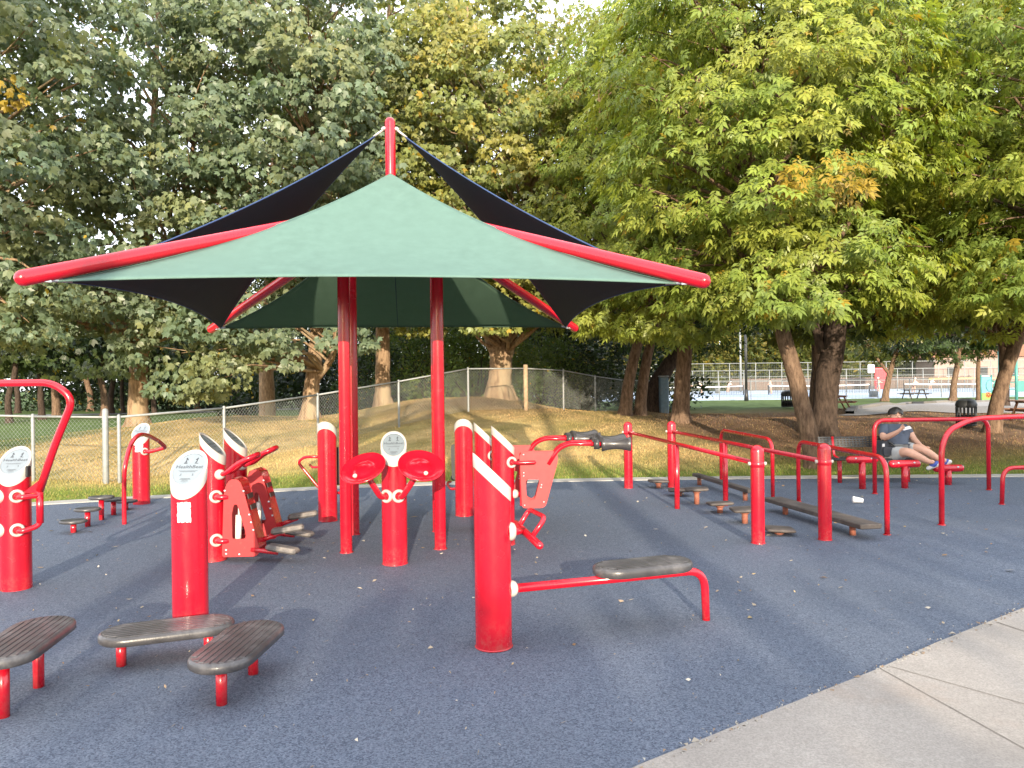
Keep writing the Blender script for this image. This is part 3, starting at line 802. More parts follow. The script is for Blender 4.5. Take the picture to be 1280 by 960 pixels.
D2 = copy_tree(D_); D2.location = (-2.86, 7.92, 0)
D2['label'] = 'red stair stepper with grey pedals, farther of the pair, behind the nearer stepper'

# -- back-rest stations facing away
def away(label, loc, s):
    rt = thing('exercise_station', label, 'exercise station', loc, group='exercise stations')
    station_post(rt, R(90))
    bp = MB(); bp.prism(round_poly([(s*.02 if s > 0 else -.16, .42), (.16 if s > 0 else -.02*1, .42), (.17 if s > 0 else .0, .86), (.0 if s > 0 else -.17, .86)], .05), .125, .165, FRONT)
    bp.tube([(s*.14, .19, .44), (s*.02, .19, .44)], .04, 12, dome=3)
    bp.build('backrest', M['black'], rt)
    t = MB(); t.tube(fillet([(-s*.07, .06, .755), (-s*.30, .10, .755), (-s*.385, .12, .69), (-s*.12, .10, .37), (-s*.05, .06, .33)], .06), .017, 12)
    t.tube(fillet([(-s*.08, .05, .64), (-s*.20, .1, .625), (-s*.27, .24, .64)], .05), .015, 10)
    t.build('handle', RED, rt)
    t = MB(); t.tube(fillet([(s*.05, .06, .33), (s*.18, .14, .30), (s*.24, .3, .36), (s*.2, .42, .36)], .06), .017, 10); t.build('foot_bar', RED, rt)
    return rt
away('red post with rounded white top seen from behind, left of the canopy posts', (-2.21, 9.14, 0), 1)
away('red post with rounded white top seen from behind, between canopy and front post', (-.60, 9.40, 0), -1)

# ------------------------------------------------------------------ shade canopy
C0 = Vector((-1.22, 7.89, 0)); AZ = R(7)
cano = thing('shade_canopy', 'red four post shade canopy with green and navy fabric sails', 'shade canopy', C0, AZ)
HS = 2.4; ZA = 2.36; PS = .45
tips = {}
for sx, sy in ((-1, -1), (1, -1), (-1, 1), (1, 1)):
    tip = Vector((sx*HS, sy*HS, ZA)); tips[(sx, sy)] = tip
    ba = Vector((sx*PS, sy*PS, -.02)); top_ = Vector((sx*PS, sy*PS, 3.24)); d = (tip-Vector((sx*PS, sy*PS, 3.30)))
    pts = fillet([ba, top_+Vector((0, 0, .05)), tip+Vector((0, 0, -.0))-d*0], .45, 10)
    # slight upward bow along the arm
    for p in pts:
        q = (Vector((p.x, p.y))-Vector((sx*PS, sy*PS))).length/((HS-PS)*1.414)
        p.z -= .085*4*q*(1-q) if q > 0 else 0
    t = MB(); t.tube(pts, .057, 20, dome=4)
    t.lathe([(.064, -.001), (.068, .004), (.064, .008)], (ba.x, ba.y, 0), (0, 0, 1), 20)
    t.build('post', RED, cano)
    hk = MB(); hk.tube([tip+Vector((-sx*.05, -sy*.05, -.005)), tip+Vector((-sx*.22, -sy*.22, .01))], .012, 8); hk.box(tip+Vector((-sx*.10, -sy*.10, .0)), (.05, .05, .03), rotz(.785)); hk.build('tie', M['bolt'], cano)
t = MB(); t.tube([(0, 0, 2.86), (0, 0, 4.30)], .054, 20, dome=4); t.build('mast', RED, cano)
t = MB()
for sx, sy in ((-1, -1), (1, -1), (-1, 1), (1, 1)): t.tube([(sx*PS, sy*PS, 3.0), (0, 0, 3.0)], .03, 10)
t.build('cross_bar', RED, cano)
def sail(name, apex, B, Cn, mat, sag_edge, sag_bottom, belly, seam=True, label=None):
    apex, B, Cn = Vector(apex), Vector(B), Vector(Cn); ns, ntt = 30, 30; vs = []
    mid = (B+Cn)/2; cen = (apex*1+B+Cn)/3
    for i in range(ns+1):
        s = i/ns
        def edge(E):
            p = apex.lerp(E, s); k = 4*s*(1-s)
            sg = sag_edge[:2] if E.y < 0 or len(sag_edge) < 4 else sag_edge[2:]
            inn_ = (mid-E).normalized(); return p + inn_*sg[0]*k + Vector((0, 0, -sg[1]))*k
        Lp, Rp = edge(B), edge(Cn)
        for j in range(ntt+1):
            t_ = j/ntt; p = Lp.lerp(Rp, t_); k = 4*t_*(1-t_)
            up = (apex-mid).normalized()
            p = p + up*(sag_bottom*k*s**3) + Vector((0, 0, -belly))*k*math.sin(math.pi*s)
            vs.append(p)
    fs = [(i*(ntt+1)+j, i*(ntt+1)+j+1, (i+1)*(ntt+1)+j+1, (i+1)*(ntt+1)+j) for i in range(ns) for j in range(ntt)]
    mb = MB(); mb.add(vs, fs, True); o = mb.build(name, mat, cano)
    so = o.modifiers.new('thick', 'SOLIDIFY'); so.thickness = .004
    if label: o['label'] = label
    hm = MB()
    hm.tube([vs[i*(ntt+1)] for i in range(ns+1)], .007, 6); hm.tube([vs[i*(ntt+1)+ntt] for i in range(ns+1)], .007, 6); hm.tube([vs[ns*(ntt+1)+j] for j in range(ntt+1)], .007, 6)
    hm.build('hem', M['fab_trim'] if mat is M['fab_navy'] else mat, o)
    sm_ = MB(); sm_.tube([vs[i*(ntt+1)+ntt//2] for i in range(ns+1)], .004, 6); sm_.build('seam', M['fab_trim'] if mat is M['fab_navy'] else M['seam'], o)
    return o
ins = lambda k, a=.15: tips[k] + Vector((-k[0]*a, -k[1]*a, .0))
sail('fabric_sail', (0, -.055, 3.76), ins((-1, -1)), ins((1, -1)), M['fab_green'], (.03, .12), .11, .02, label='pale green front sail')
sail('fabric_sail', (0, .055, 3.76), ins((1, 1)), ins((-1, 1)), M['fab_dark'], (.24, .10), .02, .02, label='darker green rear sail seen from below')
for s in (-1, 1):
    sail('fabric_sail', (s*.15, 0, 4.16), ins((s, s)), ins((s, -s)), M['fab_navy'], (.16, .05, .44, .06), .14, .03, label='navy side sail')
    cb = MB(); cb.tube([(s*.05, 0, 4.24), (s*.17, 0, 4.15)], .012, 8); cb.lathe([(.02, 0), (.022, .02), (.012, .04)], (s*.05, 0, 4.24), (s, 0, -.3), 10); cb.build('cable', M['cable'], cano)

# ------------------------------------------------------------------ parallel bars
pb = thing('parallel_bars', 'red parallel bars with four thick round-topped posts and two long rails', 'parallel bars', (2.4, 9.6, 0))
pp = [Vector(p) for p in ((1.75, 11.66, 0), (2.42, 11.70, 0), (2.41, 7.58, 0), (3.12, 7.70, 0))]
for p in pp:
    q = rel(pb, p); t = MB(); t.tube([(q.x, q.y, -.02), (q.x, q.y, .94 if p.y > 9 else .905)], .066, 20, dome=5); t.lathe([(.067, -.02), (.071, -.015), (.071, .03), (.067, .035)], (q.x, q.y, .835 if p.y > 9 else .77), (0, 0, 1), 20)
    t.lathe([(.067, .0), (.072, .004), (.067, .01)], (q.x, q.y, 0), (0, 0, 1), 20)
    o = t.build('post', RED, pb)
    b2 = MB()
    for sx in (-1, 1): b2.lathe([(.018, 0), (.018, .02), (.001, .024)], (q.x+sx*.068, q.y, .85 if p.y > 9 else .785), (sx, 0, 0), 10)
    b2.build('bolt', M['white'], o)
for a, b in ((pp[0], pp[2]), (pp[1], pp[3])):
    a, b = rel(pb, a), rel(pb, b); t = MB(); t.tube([a+Vector((0, 0, .85)), b+Vector((0, 0, .785))], .024, 14); t.build('rail', RED, pb)
    m_ = a.lerp(b, .48 if a.x < 0 and a.x < -.3 else .45); t = MB(); t.tube([m_+Vector((0, 0, -.02)), m_+Vector((0, 0, .81))], .034, 14); t.build('support_post', RED, pb)

# low pods and balance beams between the bars
POD2 = pod_mesh('pod_top', .30, .25, .032, M['plank'], True)
lab = ['flat brown stepping pod farthest back between the parallel bars', 'low brown stepping pod beside the rear right bar post', 'tall brown stepping pod behind the thin bar support', 'mid height brown stepping pod left of the balance beam', 'brown stepping pod just left of the near bar post', 'lowest brown stepping pod, between the two near bar posts']
for (px, py, zt), w in zip(((823, 610, .12), (849, 620, .10), (871, 630, .21), (900, 641, .13), (931, 654, .17), (974, 668, .07)), lab):
    g = ground_at(px, py); rt = thing('stepping_pod', w, 'stepping pod', g, R(random.uniform(-12, 12)), 'brown stepping pods')
    p = inst('pod_top', POD2, rt, (0, 0, zt-.032)); p.rotation_euler = (R(random.uniform(-3, 3)), R(random.uniform(-3, 3)), 0)
    lb = MB(); lb.tube([(0, 0, -.01), (0, 0, zt-.026)], .034, 14); lb.tube([(0, 0, zt-.06), (0, 0, zt-.03)], .05, 14); lb.build('leg', M['rust'], rt)
def beam(label, p, q, w, zt, legs):
    p, q = Vector((*p, 0)), Vector((*q, 0)); c = (p+q)/2; d = q-p; rt = thing('balance_beam', label, 'balance beam', c, math.atan2(d.y, d.x), 'balance beams')
    mb = MB(); mb.box((0, 0, zt-.025), (d.length, w, .05), bev=.008); mb.build('plank', M['plank'], rt)
    for f in legs:
        lb = MB(); lb.tube([((f-.5)*d.length, 0, -.01), ((f-.5)*d.length, 0, zt-.048)], .032, 12); lb.build('leg', M['rust'], rt)
beam('narrow dark balance beam beyond the parallel bars', (2.86, 12.05), (3.14, 10.12), .11, .17, (.08, .9))
beam('wide brown balance beam beside the near right bar post', (3.20, 9.50), (3.55, 7.62), .24, .165, (.16, .84))

# ------------------------------------------------------------------ red tube rails
def rail(name, label, cat, pts, r_=.027, fil=.2):
    c = Vector(pts[0]); rt = thing(name, label, cat, (c.x, c.y, 0), group='red tube rails')
    t = MB(); t.tube(fillet([Vector(p)-Vector((c.x, c.y, 0)) for p in pts], fil, 8), r_, 14); t.build('tube', RED, rt)
    for p in (pts[0], pts[-1]):
        if p[2] < .05:
            f_ = MB(); f_.lathe([(r_+.001, 0), (r_+.012, .002), (r_+.012, .008), (r_+.001, .010)], (p[0]-c.x, p[1]-c.y, 0), (0, 0, 1), 14); f_.build('foot_flange', RED, rt)
rail('hurdle_rail', 'low red hurdle rail directly behind the parallel bars', 'rail', [(3.36, 12.40, -.01), (3.36, 12.40, .82), (3.53, 10.45, .80), (3.53, 10.45, -.01)])
rail('hurdle_rail', 'long low red rail running behind the near right bar post', 'rail', [(3.77, 10.15, -.01), (3.77, 10.15, .80), (3.84, 7.90, .79), (3.84, 7.90, -.01)])
rail('hurdle_rail', 'higher red rail crossing in front of the seated man', 'rail', [(5.06, 10.75, -.01), (5.06, 10.75, 1.03), (6.80, 10.98, 1.02), (6.80, 10.98, -.01)], .03, .17)
rail('hurdle_rail', 'tall red rail with one wide curved shoulder at the right edge', 'rail', [(4.68, 8.40, -.01), (4.70, 8.42, .85), (4.80, 8.46, 1.03), (5.15, 8.6, 1.15), (6.6, 9.1, 1.16), (6.75, 9.15, -.01)], .03, .35)
rail('hurdle_rail', 'lowest red arch at the right edge of the frame', 'rail', [(6.18, 9.72, -.01), (6.2, 9.72, .46), (7.3, 9.9, .46), (7.3, 9.9, -.01)], .027, .16)
for (px, py, zt, w) in ((1078, 611, .43, 'tallest red padded roller on a stem in front of the bench'), (1131, 610, .355, 'middle red padded roller on a stem below the seated man'), (1185.5, 606, .25, 'lowest red padded roller, under the feet of the seated man')):
    g = ground_at(px, py); rt = thing('roller_stool', w, 'roller stool', g, R(3), 'red roller stools')
    t = MB(); t.tube([(0, 0, -.01), (0, 0, zt-.02)], .048, 16); t.build('stem', RED, rt)
    ro = MB(); ro.tube([(-.185, 0, zt), (.185, 0, zt)], .056, 18, dome=4); ro.build('pad', RED, rt)
    for s in (-1, 1): bb = MB(); bb.lathe([(.014, 0), (.012, .01), (.001, .012)], (s*.12, -.052, zt+.02), (0, -1, .3), 10); bb.build('bolt', M['bolt'], rt)
# cup
g = ground_at(1073, 629)
cup = thing('paper_cup', 'white paper cup lying on its side on the blue rubber', 'cup', g + Vector((0, 0, .04)), R(-8))
mb = MB(); mb.lathe([(.001, -.055), (.028, -.055), (.030, -.05), (.040, .05), (.042, .052), (.040, .053), (.036, .045), (.027, -.048), (.001, -.048)], (0, 0, 0), (-1, 0, .12), 20); mb.build('cup_body', M['cup'], cup)
mb = MB(); mb.lathe([(.001, .0), (.043, .0), (.045, .01), (.04, .018), (.001, .02)], (-.052, 0, .006), (-1, 0, .12), 20); mb.build('lid', M['cup'], cup)

# ------------------------------------------------------------------ bench
be = thing('park_bench', 'black perforated metal bench on red legs behind the roller stools', 'bench', (5.62, 12.02, 0))
bk = MB(); MT = Matrix.Rotation(R(-12), 3, 'X')
def slat_panel(mb, L, W, cz, cy, Mx, z0):
    # perforated sheet as a lattice of bars with a solid rim
    for k in range(29): mb.box(Vector((-L/2+.02+(L-.04)*k/28, cy, z0)), (.022, W, .008), Mx)
    for k in range(5): mb.box(Vector((0, cy, z0)) + Mx @ Vector((0, -W/2+.012+(W-.024)*k/4, .001)), (L, .022, .010), Mx)
slat_panel(bk, 1.52, .17, 0, .20, Matrix.Rotation(R(78), 3, 'X'), .615); bk.build('backrest', M['dark_metal'], be)
st = MB(); slat_panel(st, 1.52, .40, 0, -.02, Matrix.Identity(3), .38); st.tube([(-.76, -.22, .375), (.76, -.22, .375)], .016, 8); st.build('seat', M['dark_metal'], be)
for x in (-.53, .53):
    t = MB(); t.tube([(x, -.05, -.01), (x, -.05, .372)], .034, 12); t.tube(fillet([(x, -.05, .365), (x, .16, .40), (x, .215, .70)], .06), .02, 10); t.build('leg', RED, be)
# ------------------------------------------------------------------ leaves
LOBED = [np.array([(0, 0, 0), (.50, .27, .03), (1, 0, -.10), (.50, -.27, .03)]),
         np.array([(-.04, .02, 0), (.10, .42, -.02), (.66, .58, -.10), (.50, .14, .03)]),
         np.array([(-.04, -.02, 0), (.50, -.14, .03), (.66, -.58, -.10), (.10, -.42, -.02)])]
def leaflet(x, y, a, L, w=.19, dz=-.10):
    ca_, sa_ = math.cos(a), math.sin(a)
    P = [(0, 0, 0), (.42*L, w*L, .02), (L, 0, dz), (.42*L, -w*L, .02)]
    return np.array([(x+px*ca_-py*sa_, y+px*sa_+py*ca_, z-(x*x)*.18) for px, py, z in P])
PINN = [leaflet(.50, 0, 0, .56), leaflet(.42, 0, .75, .50), leaflet(.42, 0, -.75, .50), leaflet(.18, 0, 1.0, .44), leaflet(.18, 0, -1.0, .44)]
OVAL = [np.array([(0, 0, 0), (.45, .27, .04), (1, 0, -.08), (.45, -.27, .04)])]
def leaf_geo(P, A, Nn, size, tmpl):
    """P positions, A axis, Nn normal -> vertices"""
    A = A/np.linalg.norm(A, axis=1, keepdims=True)
    B = np.cross(Nn, A); B /= (np.linalg.norm(B, axis=1, keepdims=True)+1e-9); C = np.cross(A, B)
    T = np.concatenate(tmpl, 0)
    V = P[:, None, :] + size[:, None, None]*(A[:, None, :]*T[None, :, 0:1] + B[:, None, :]*T[None, :, 1:2] + C[:, None, :]*T[None, :, 2:3])
    return V.reshape(-1, 3), len(T)
def foliage(name, parent, clumps, rads, per, kind, size, pal, trunk_xy=None, droop=.35, flat=.42, mat=None, shell=.25, kindstuff=None, yellow=.04):
    """clumps (n,3), outward pads of leaves"""
    clumps = np.asarray(clumps); n = len(clumps); rads = np.asarray(rads)
    cnt = np.maximum(6, (per*rng.uniform(.6, 1.4, n)*(rads/np.mean(rads))**2)).astype(int)
    ci = np.repeat(np.arange(n), cnt); m = len(ci)
    u = rng.normal(size=(m, 3)); u /= np.linalg.norm(u, axis=1, keepdims=True)
    rr = rng.random(m)**(shell) ; rr = .25+.75*rr
    # each clump is made of a handful of twigs: gather leaves around them
    tw = 7; td = rng.normal(size=(n, tw, 3)); td /= np.linalg.norm(td, axis=2, keepdims=True)
    pick = td[ci, rng.integers(0, tw, m)]
    u = u*.62 + pick*.75; u /= np.linalg.norm(u, axis=1, keepdims=True)
    a = rads[ci]
    off = u*rr[:, None]*a[:, None]; off[:, 2] *= flat*1.25
    hr = np.hypot(off[:, 0], off[:, 1])
    off[:, 2] -= droop*hr*hr/a
    P = clumps[ci] + off
    if trunk_xy is None: trunk_xy = clumps.mean(0)[:2]
    out = P[:, :2] - np.asarray(trunk_xy)[None, :]; out /= (np.linalg.norm(out, axis=1, keepdims=True)+1e-6)
    A = np.zeros((m, 3)); A[:, :2] = off[:, :2]/(a[:, None]) + out*.5 + rng.normal(0, .35, (m, 2))
    if kind == 'pinn':
        A[:, 2] = -rng.uniform(.25, 1.5, m); Nn = np.zeros((m, 3)); Nn[:, :2] = out*1.1 + rng.normal(0, .4, (m, 2)); Nn[:, 2] = rng.uniform(.2, 1.0, m); T = PINN
    elif kind == 'lobed':
        A[:, :2] = off[:, :2]/a[:, None]*.35 + rng.normal(0, .5, (m, 2)); A[:, 2] = -rng.uniform(.1, 1.3, m); Nn = rng.normal(0, .42, (m, 3)); Nn[:, :2] += out*.8; Nn[:, 2] += .45; T = LOBED
    else:
        A[:, 2] = rng.normal(0, .6, m); Nn = rng.normal(0, .6, (m, 3)); Nn[:, 2] += .3; Nn[:, :2] += out*.5; T = OVAL
    V, k = leaf_geo(P, A, Nn, size*rng.uniform(.45, 1.35, m), T)
    pal = np.asarray(pal)
    cb = rng.integers(0, len(pal), n); c = pal[cb][ci]*.6 + pal[rng.integers(0, len(pal), m)]*.4
    c = c*rng.uniform(.75, 1.25, (m, 1))
    yl = (rng.random(m) < yellow*.5) | (rng.random(n) < yellow*.10)[ci]
    c[yl] = np.array([.42, .30, .04])*rng.uniform(.6, 1.1, (yl.sum(), 1))
    o = np_obj(name, V, np.arange(len(V)).reshape(-1, 4), np.repeat(np.clip(c, .003, .9), k, 0), mat or M['leaf'], parent)
    return o
def sample_crown(ells, n, mind, zmin=None, outer=.45):
    pts = []; w = np.array([e[1][0]*e[1][1]*e[1][2] for e in ells])**.66; w /= w.sum(); tries = 0
    while len(pts) < n and tries < n*60:
        tries += 1
        c, r_ = ells[rng.choice(len(ells), p=w)]
        u = rng.normal(size=3); u /= np.linalg.norm(u); q = np.array(c)+u*np.array(r_)*(outer+(1-outer)*rng.random()**.6)
        if zmin is not None and q[2] < zmin: continue
        if pts and min(np.sum((np.array(pts[-160:])-q)**2, 1)) < (mind*(1-tries/(n*80)))**2: continue
        pts.append(q)
    return np.array(pts)
def limb(mb, a, b, r0, r1, wob=.12, n=5, seg=6, sag=0):
    a, b = Vector(a), Vector(b); L = (b-a).length; pts = []; rads = []
    for i in range(n+1):
        t = i/n; p = a.lerp(b, t)
        if 0 < i < n: p += Vector((random.uniform(-1, 1), random.uniform(-1, 1), random.uniform(-1, 1)))*wob*L*.25
        p.z += sag*L*math.sin(math.pi*t)*.5
        pts.append(p); rads.append(r0+(r1-r0)*t)
    mb.tube(smooth_path(pts, 2) if n > 2 else pts, r0, seg, cap=False, rads=list(np.interp(np.linspace(0, 1, n*2+1), np.linspace(0, 1, n+1), rads)) if n > 2 else rads)
def tree(label, base, spine, crown, kind, size, pal, nclump=120, per=100, crad=(.55, .9), bark='bark', mind=.7, group=None, name='broadleaf_tree', extra_limbs=(), zmin=None, droop=.35, yellow=.012, flare=1.2, seg=14, outer=.45, extra_clumps=None):
    """spine: [(dx,dy,dz,r)...] relative to base"""
    bx, by = base; bz = hz(bx, by)
    rt = thing(name, label, 'tree', (bx, by, bz), group=group)
    mb = MB()
    sp = [Vector(s[:3]) for s in spine]; sr = [s[3] for s in spine]
    P = smooth_path(sp, 6); t_ = np.linspace(0, len(sp)-1, len(P)); rads = list(np.interp(t_, np.arange(len(sp)), sr))
    P = [p + Vector((random.uniform(-1, 1), random.uniform(-1, 1), 0))*.05*r_ for p, r_ in zip(P, rads)]
    for i, p in enumerate(P):
        if p.z < .45: rads[i] *= 1+(flare-1)*(1-max(0, p.z)/.45)**2
    mb.tube([Vector((P[0].x, P[0].y, -.25))]+P, 1, seg, cap=True, rads=[rads[0]*1.1]+rads)
    # surface roots
    for k in range(5):
        a = k*1.2566+random.uniform(-.3, .3); r0 = sr[0]
        mb.tube([(math.cos(a)*r0*.7, math.sin(a)*r0*.7, .20*r0/.25), (math.cos(a)*r0*1.12, math.sin(a)*r0*1.12, .0), (math.cos(a)*r0*1.6, math.sin(a)*r0*1.6, -.12)], 1, 7, cap=False, rads=[r0*.36, r0*.24, r0*.10])
    nodes = [(p, r_) for p, r_ in zip(P, rads) if p.z > sp[-1].z*.33]
    for L in extra_limbs:
        Q = smooth_path([Vector(l[:3]) for l in L], 5); tt = np.linspace(0, len(L)-1, len(Q)); rr = list(np.interp(tt, np.arange(len(L)), [l[3] for l in L]))
        mb.tube(Q, 1, 10, cap=False, rads=rr); nodes += [(p, r_) for p, r_ in list(zip(Q, rr))[3:]]
    cl = sample_crown([((c[0]-bx, c[1]-by, c[2]-bz), r_) for c, r_ in crown], nclump, mind, None if zmin is None else zmin-bz, outer)
    if extra_clumps is not None: cl = np.concatenate([cl, np.array([(x-bx, y-by, z-bz) for x, y, z in extra_clumps])])
    NP = np.array([tuple(p) for p, _ in nodes])
    for q in cl:
        hd = np.hypot(NP[:, 0]-q[0], NP[:, 1]-q[1]); want = q[2]-.45*hd
        j = int(np.argmin(np.abs(NP[:, 2]-want)+.35*hd)); r0 = min(nodes[j][1]*.5, .018*np.linalg.norm(q-NP[j])+.012)
        limb(mb, NP[j], q, max(r0, .012), .006, .25, 4, 5, .12)
    mb.build('trunk', M[bark], rt)
    rads_ = rng.uniform(crad[0], crad[1], len(cl))
    foliage('crown', rt, cl, rads_, per, kind, size, pal, (sp[-1].x*.6, sp[-1].y*.6), droop, yellow=yellow)
    return rt

PLANE = [(.165, .215, .125), (.19, .23, .13), (.14, .20, .12), (.23, .25, .11), (.16, .22, .145)]
PLANE_Y = [(.26, .27, .065), (.20, .24, .07), (.31, .29, .07), (.16, .20, .065), (.22, .25, .085)]
ELDER = [(.26, .33, .06), (.31, .35, .06), (.21, .29, .06), (.35, .37, .07), (.23, .31, .075)]
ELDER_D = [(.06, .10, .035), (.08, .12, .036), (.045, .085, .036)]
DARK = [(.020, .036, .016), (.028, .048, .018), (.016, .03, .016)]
LAWN = [(.045, .075, .022), (.06, .09, .024), (.035, .06, .022), (.08, .10, .028)]

pg = 'tall plane trees behind the fence'
tree('plane tree with a thick straight forked trunk, behind the white signed post', (-9.75, 20), [(0, 0, 0, .27), (.02, 0, 1.0, .235), (.05, 0, 1.9, .22), (.1, .1, 3.4, .16), (.3, .2, 6, .12), (.5, .2, 9.5, .07), (.6, .3, 12.5, .03)],
     [((-9.2, 18.6, 7.4), (4.2, 3.2, 5.6)), ((-9.8, 17.4, 4.0), (3.6, 1.8, 1.7))], 'lobed', .145, PLANE, 170, 130, (.55, .9), 'bark_plane', .75, pg,
     extra_limbs=[[(.03, 0, 1.75, .17), (.42, -.1, 2.35, .13), (.9, -.3, 3.6, .10), (1.5, -.4, 6, .07), (2.0, -.5, 9, .03)], [(.03, 0, 1.8, .15), (-.5, -.1, 2.8, .10), (-1.3, -.3, 5, .07), (-2, -.5, 8.5, .03)]], zmin=2.0)
tree('plane tree with low leafy branches and a low forked trunk before the dark hedge', (-5.35, 20.3), [(0, 0, 0, .24), (.05, 0, .8, .20), (.15, 0, 1.6, .19), (.2, .1, 3.2, .14), (.2, .2, 6, .10), (.3, .2, 9, .06), (.3, .2, 12, .03)],
     [((-5.6, 19, 7.4), (3.4, 3.0, 5.4)), ((-6.4, 17.2, 2.6), (1.9, 1.0, 1.1))], 'lobed', .145, PLANE, 160, 150, (.5, .85), 'bark_plane', .72, pg,
     extra_limbs=[[(.05, 0, .9, .10), (.55, -.1, 1.5, .09), (.75, -.1, 2.2, .08), (1.0, -.2, 4.5, .05), (1.3, -.2, 7, .03)]], zmin=1.5)
tree('plane tree with straight reddish trunk between the left canopy posts and the hill crest', (-3.75, 22.3), [(0, 0, 0, .25), (.0, 0, .9, .215), (.02, 0, 2.2, .20), (.05, 0, 4.5, .16), (.2, 0, 8, .10), (.3, .1, 12, .04)],
     [((-3.4, 21.6, 8.6), (3.0, 2.8, 4.8)), ((-3.2, 20.6, 4.3), (2.4, 1.2, 1.5))], 'lobed', .14, PLANE+PLANE_Y, 120, 165, (.5, .85), 'bark_plane', .75, pg, zmin=2.9)
tree('plane tree with a pale thick trunk split in a wide Y above the fence', (-.38, 22.4), [(0, 0, 0, .40), (.02, 0, .6, .34), (.05, 0, 1.25, .33), (-.25, 0, 1.9, .20), (-.42, .1, 3.2, .15), (-.6, .2, 6, .11), (-.8, .2, 11.5, .04)],
     [((-.5, 20.8, 7.6), (3.6, 2.8, 5.2)), ((.2, 20.2, 4.4), (3.0, 1.5, 1.7))], 'lobed', .135, PLANE_Y, 175, 180, (.5, .85), 'bark_plane', .72, pg,
     extra_limbs=[[(.05, 0, .95, .27), (.35, .05, 1.7, .20), (.62, .1, 3.0, .16), (1.1, .2, 6, .10), (1.6, .2, 10, .04)]], zmin=3.2, yellow=.05)
tree('leafy plane tree leaning in at the left edge with no trunk base in view', (-13.6, 16.8), [(0, 0, 0, .30), (.3, -.1, 1.5, .26), (.9, -.3, 3.2, .20), (1.4, -.4, 6, .14), (1.6, -.5, 9, .08), (1.8, -.5, 12, .03)],
     [((-11.4, 15.4, 7.0), (3.6, 2.6, 5.2)), ((-10.6, 15.0, 3.6), (2.6, 1.4, 1.4))], 'lobed', .14, PLANE, 150, 150, (.5, .85), 'bark_plane', .72, pg, zmin=2.3)
tree('plane tree filling the top left sky behind the nearer planes', (-8.6, 27), [(0, 0, 0, .30), (0, 0, 3, .22), (.3, 0, 8, .14), (.3, 0, 14, .04)], [((-8.6, 25.5, 10.5), (4.6, 3, 5.5))], 'lobed', .16, PLANE, 55, 95, (.65, 1.0), 'bark_plane', .9, pg)
tree('plane tree rising behind the canopy mast', (-2.6, 29), [(0, 0, 0, .30), (0, 0, 3, .22), (.3, 0, 8, .14), (.3, 0, 15, .04)], [((-2.2, 28, 11), (4.6, 3, 5.8)), ((2.2, 28, 10.4), (3.4, 2.5, 5.2))], 'lobed', .16, PLANE_Y, 150, 110, (.65, 1.0), 'bark_plane', .9, pg)

eg = 'box elder trees on the dirt slope'
tree('leaning box elder with pale bare trunk just behind the kerb', (5.45, 13.85), [(0, 0, 0, .168), (-.13, 0, .7, .155), (-.33, 0, 1.6, .145), (-.62, 0, 2.8, .135), (-.7, .1, 4.2, .12), (-.5, .2, 6.5, .08), (-.4, .2, 9.2, .03)],
     [((4.7, 13.7, 6.4), (3.0, 2.2, 3.7)), ((5.0, 13.2, 3.55), (2.3, 1.3, .95))], 'pinn', .255, ELDER, 170, 100, (.42, .72), 'bark', .58, eg,
     extra_limbs=[[(-.62, 0, 2.7, .10), (.3, -.2, 4, .08), (1.2, -.3, 5.6, .05), (1.7, -.4, 7.5, .02)]], zmin=2.55, droop=.5, yellow=.05)
tree('upright box elder with sunlit straight trunk left of the leaning one', (4.35, 19.9), [(0, 0, 0, .24), (.05, 0, .8, .205), (.15, 0, 2, .185), (.3, 0, 3.6, .17), (.2, -.1, 6.5, .11), (.2, -.2, 10.8, .03)],
     [((3.9, 18.6, 7.2), (2.8, 2.4, 4.6)), ((3.3, 17.6, 3.7), (2.1, 1.1, 1.1)), ((2.05, 17.4, 5.4), (1.25, 1.2, 2.3))], 'pinn', .255, ELDER, 170, 92, (.42, .75), 'bark', .62, eg, zmin=2.5, droop=.5, yellow=.05,
     extra_limbs=[[(.15, 0, 2.2, .09), (-.9, -1.2, 3.4, .07), (-2.1, -2.3, 5.2, .05), (-2.3, -2.5, 7.4, .02)]])
tree('left one of the two slim slanted trunks beyond the fence end', (3.25, 22.2), [(0, 0, 0, .19), (.12, 0, .9, .165), (.35, 0, 1.9, .15), (.7, 0, 3.2, .13), (.9, 0, 6, .09), (.8, 0, 10.5, .03)],
     [((3.0, 22.4, 8.6), (2.8, 2.4, 4.4)), ((2.2, 21.2, 4.0), (1.6, 1.2, 1.0))], 'pinn', .255, ELDER, 100, 80, (.45, .8), 'bark', .7, eg, zmin=2.6, droop=.5)
tree('right one of the two slim slanted trunks beyond the fence end', (3.75, 22.6), [(0, 0, 0, .18), (.1, 0, .9, .155), (.28, 0, 1.9, .14), (.6, 0, 3.2, .12), (1.0, 0, 6, .08), (1.4, 0, 10.5, .03)],
     [((5.6, 22.6, 9.2), (3.0, 2.4, 4.6))], 'pinn', .255, ELDER+ELDER_D, 85, 80, (.5, .85), 'bark', .8, eg, droop=.5)
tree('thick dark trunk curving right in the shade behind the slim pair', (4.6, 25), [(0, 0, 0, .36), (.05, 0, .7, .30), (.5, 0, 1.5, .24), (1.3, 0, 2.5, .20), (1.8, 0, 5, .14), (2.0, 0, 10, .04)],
     [((5.0, 25.5, 5.6), (4.2, 2.2, 2.8))], 'pinn', .36, ELDER_D, 90, 55, (.6, .95), 'bark_dark_shaded', .8, 'dark shaded trees', droop=.4)
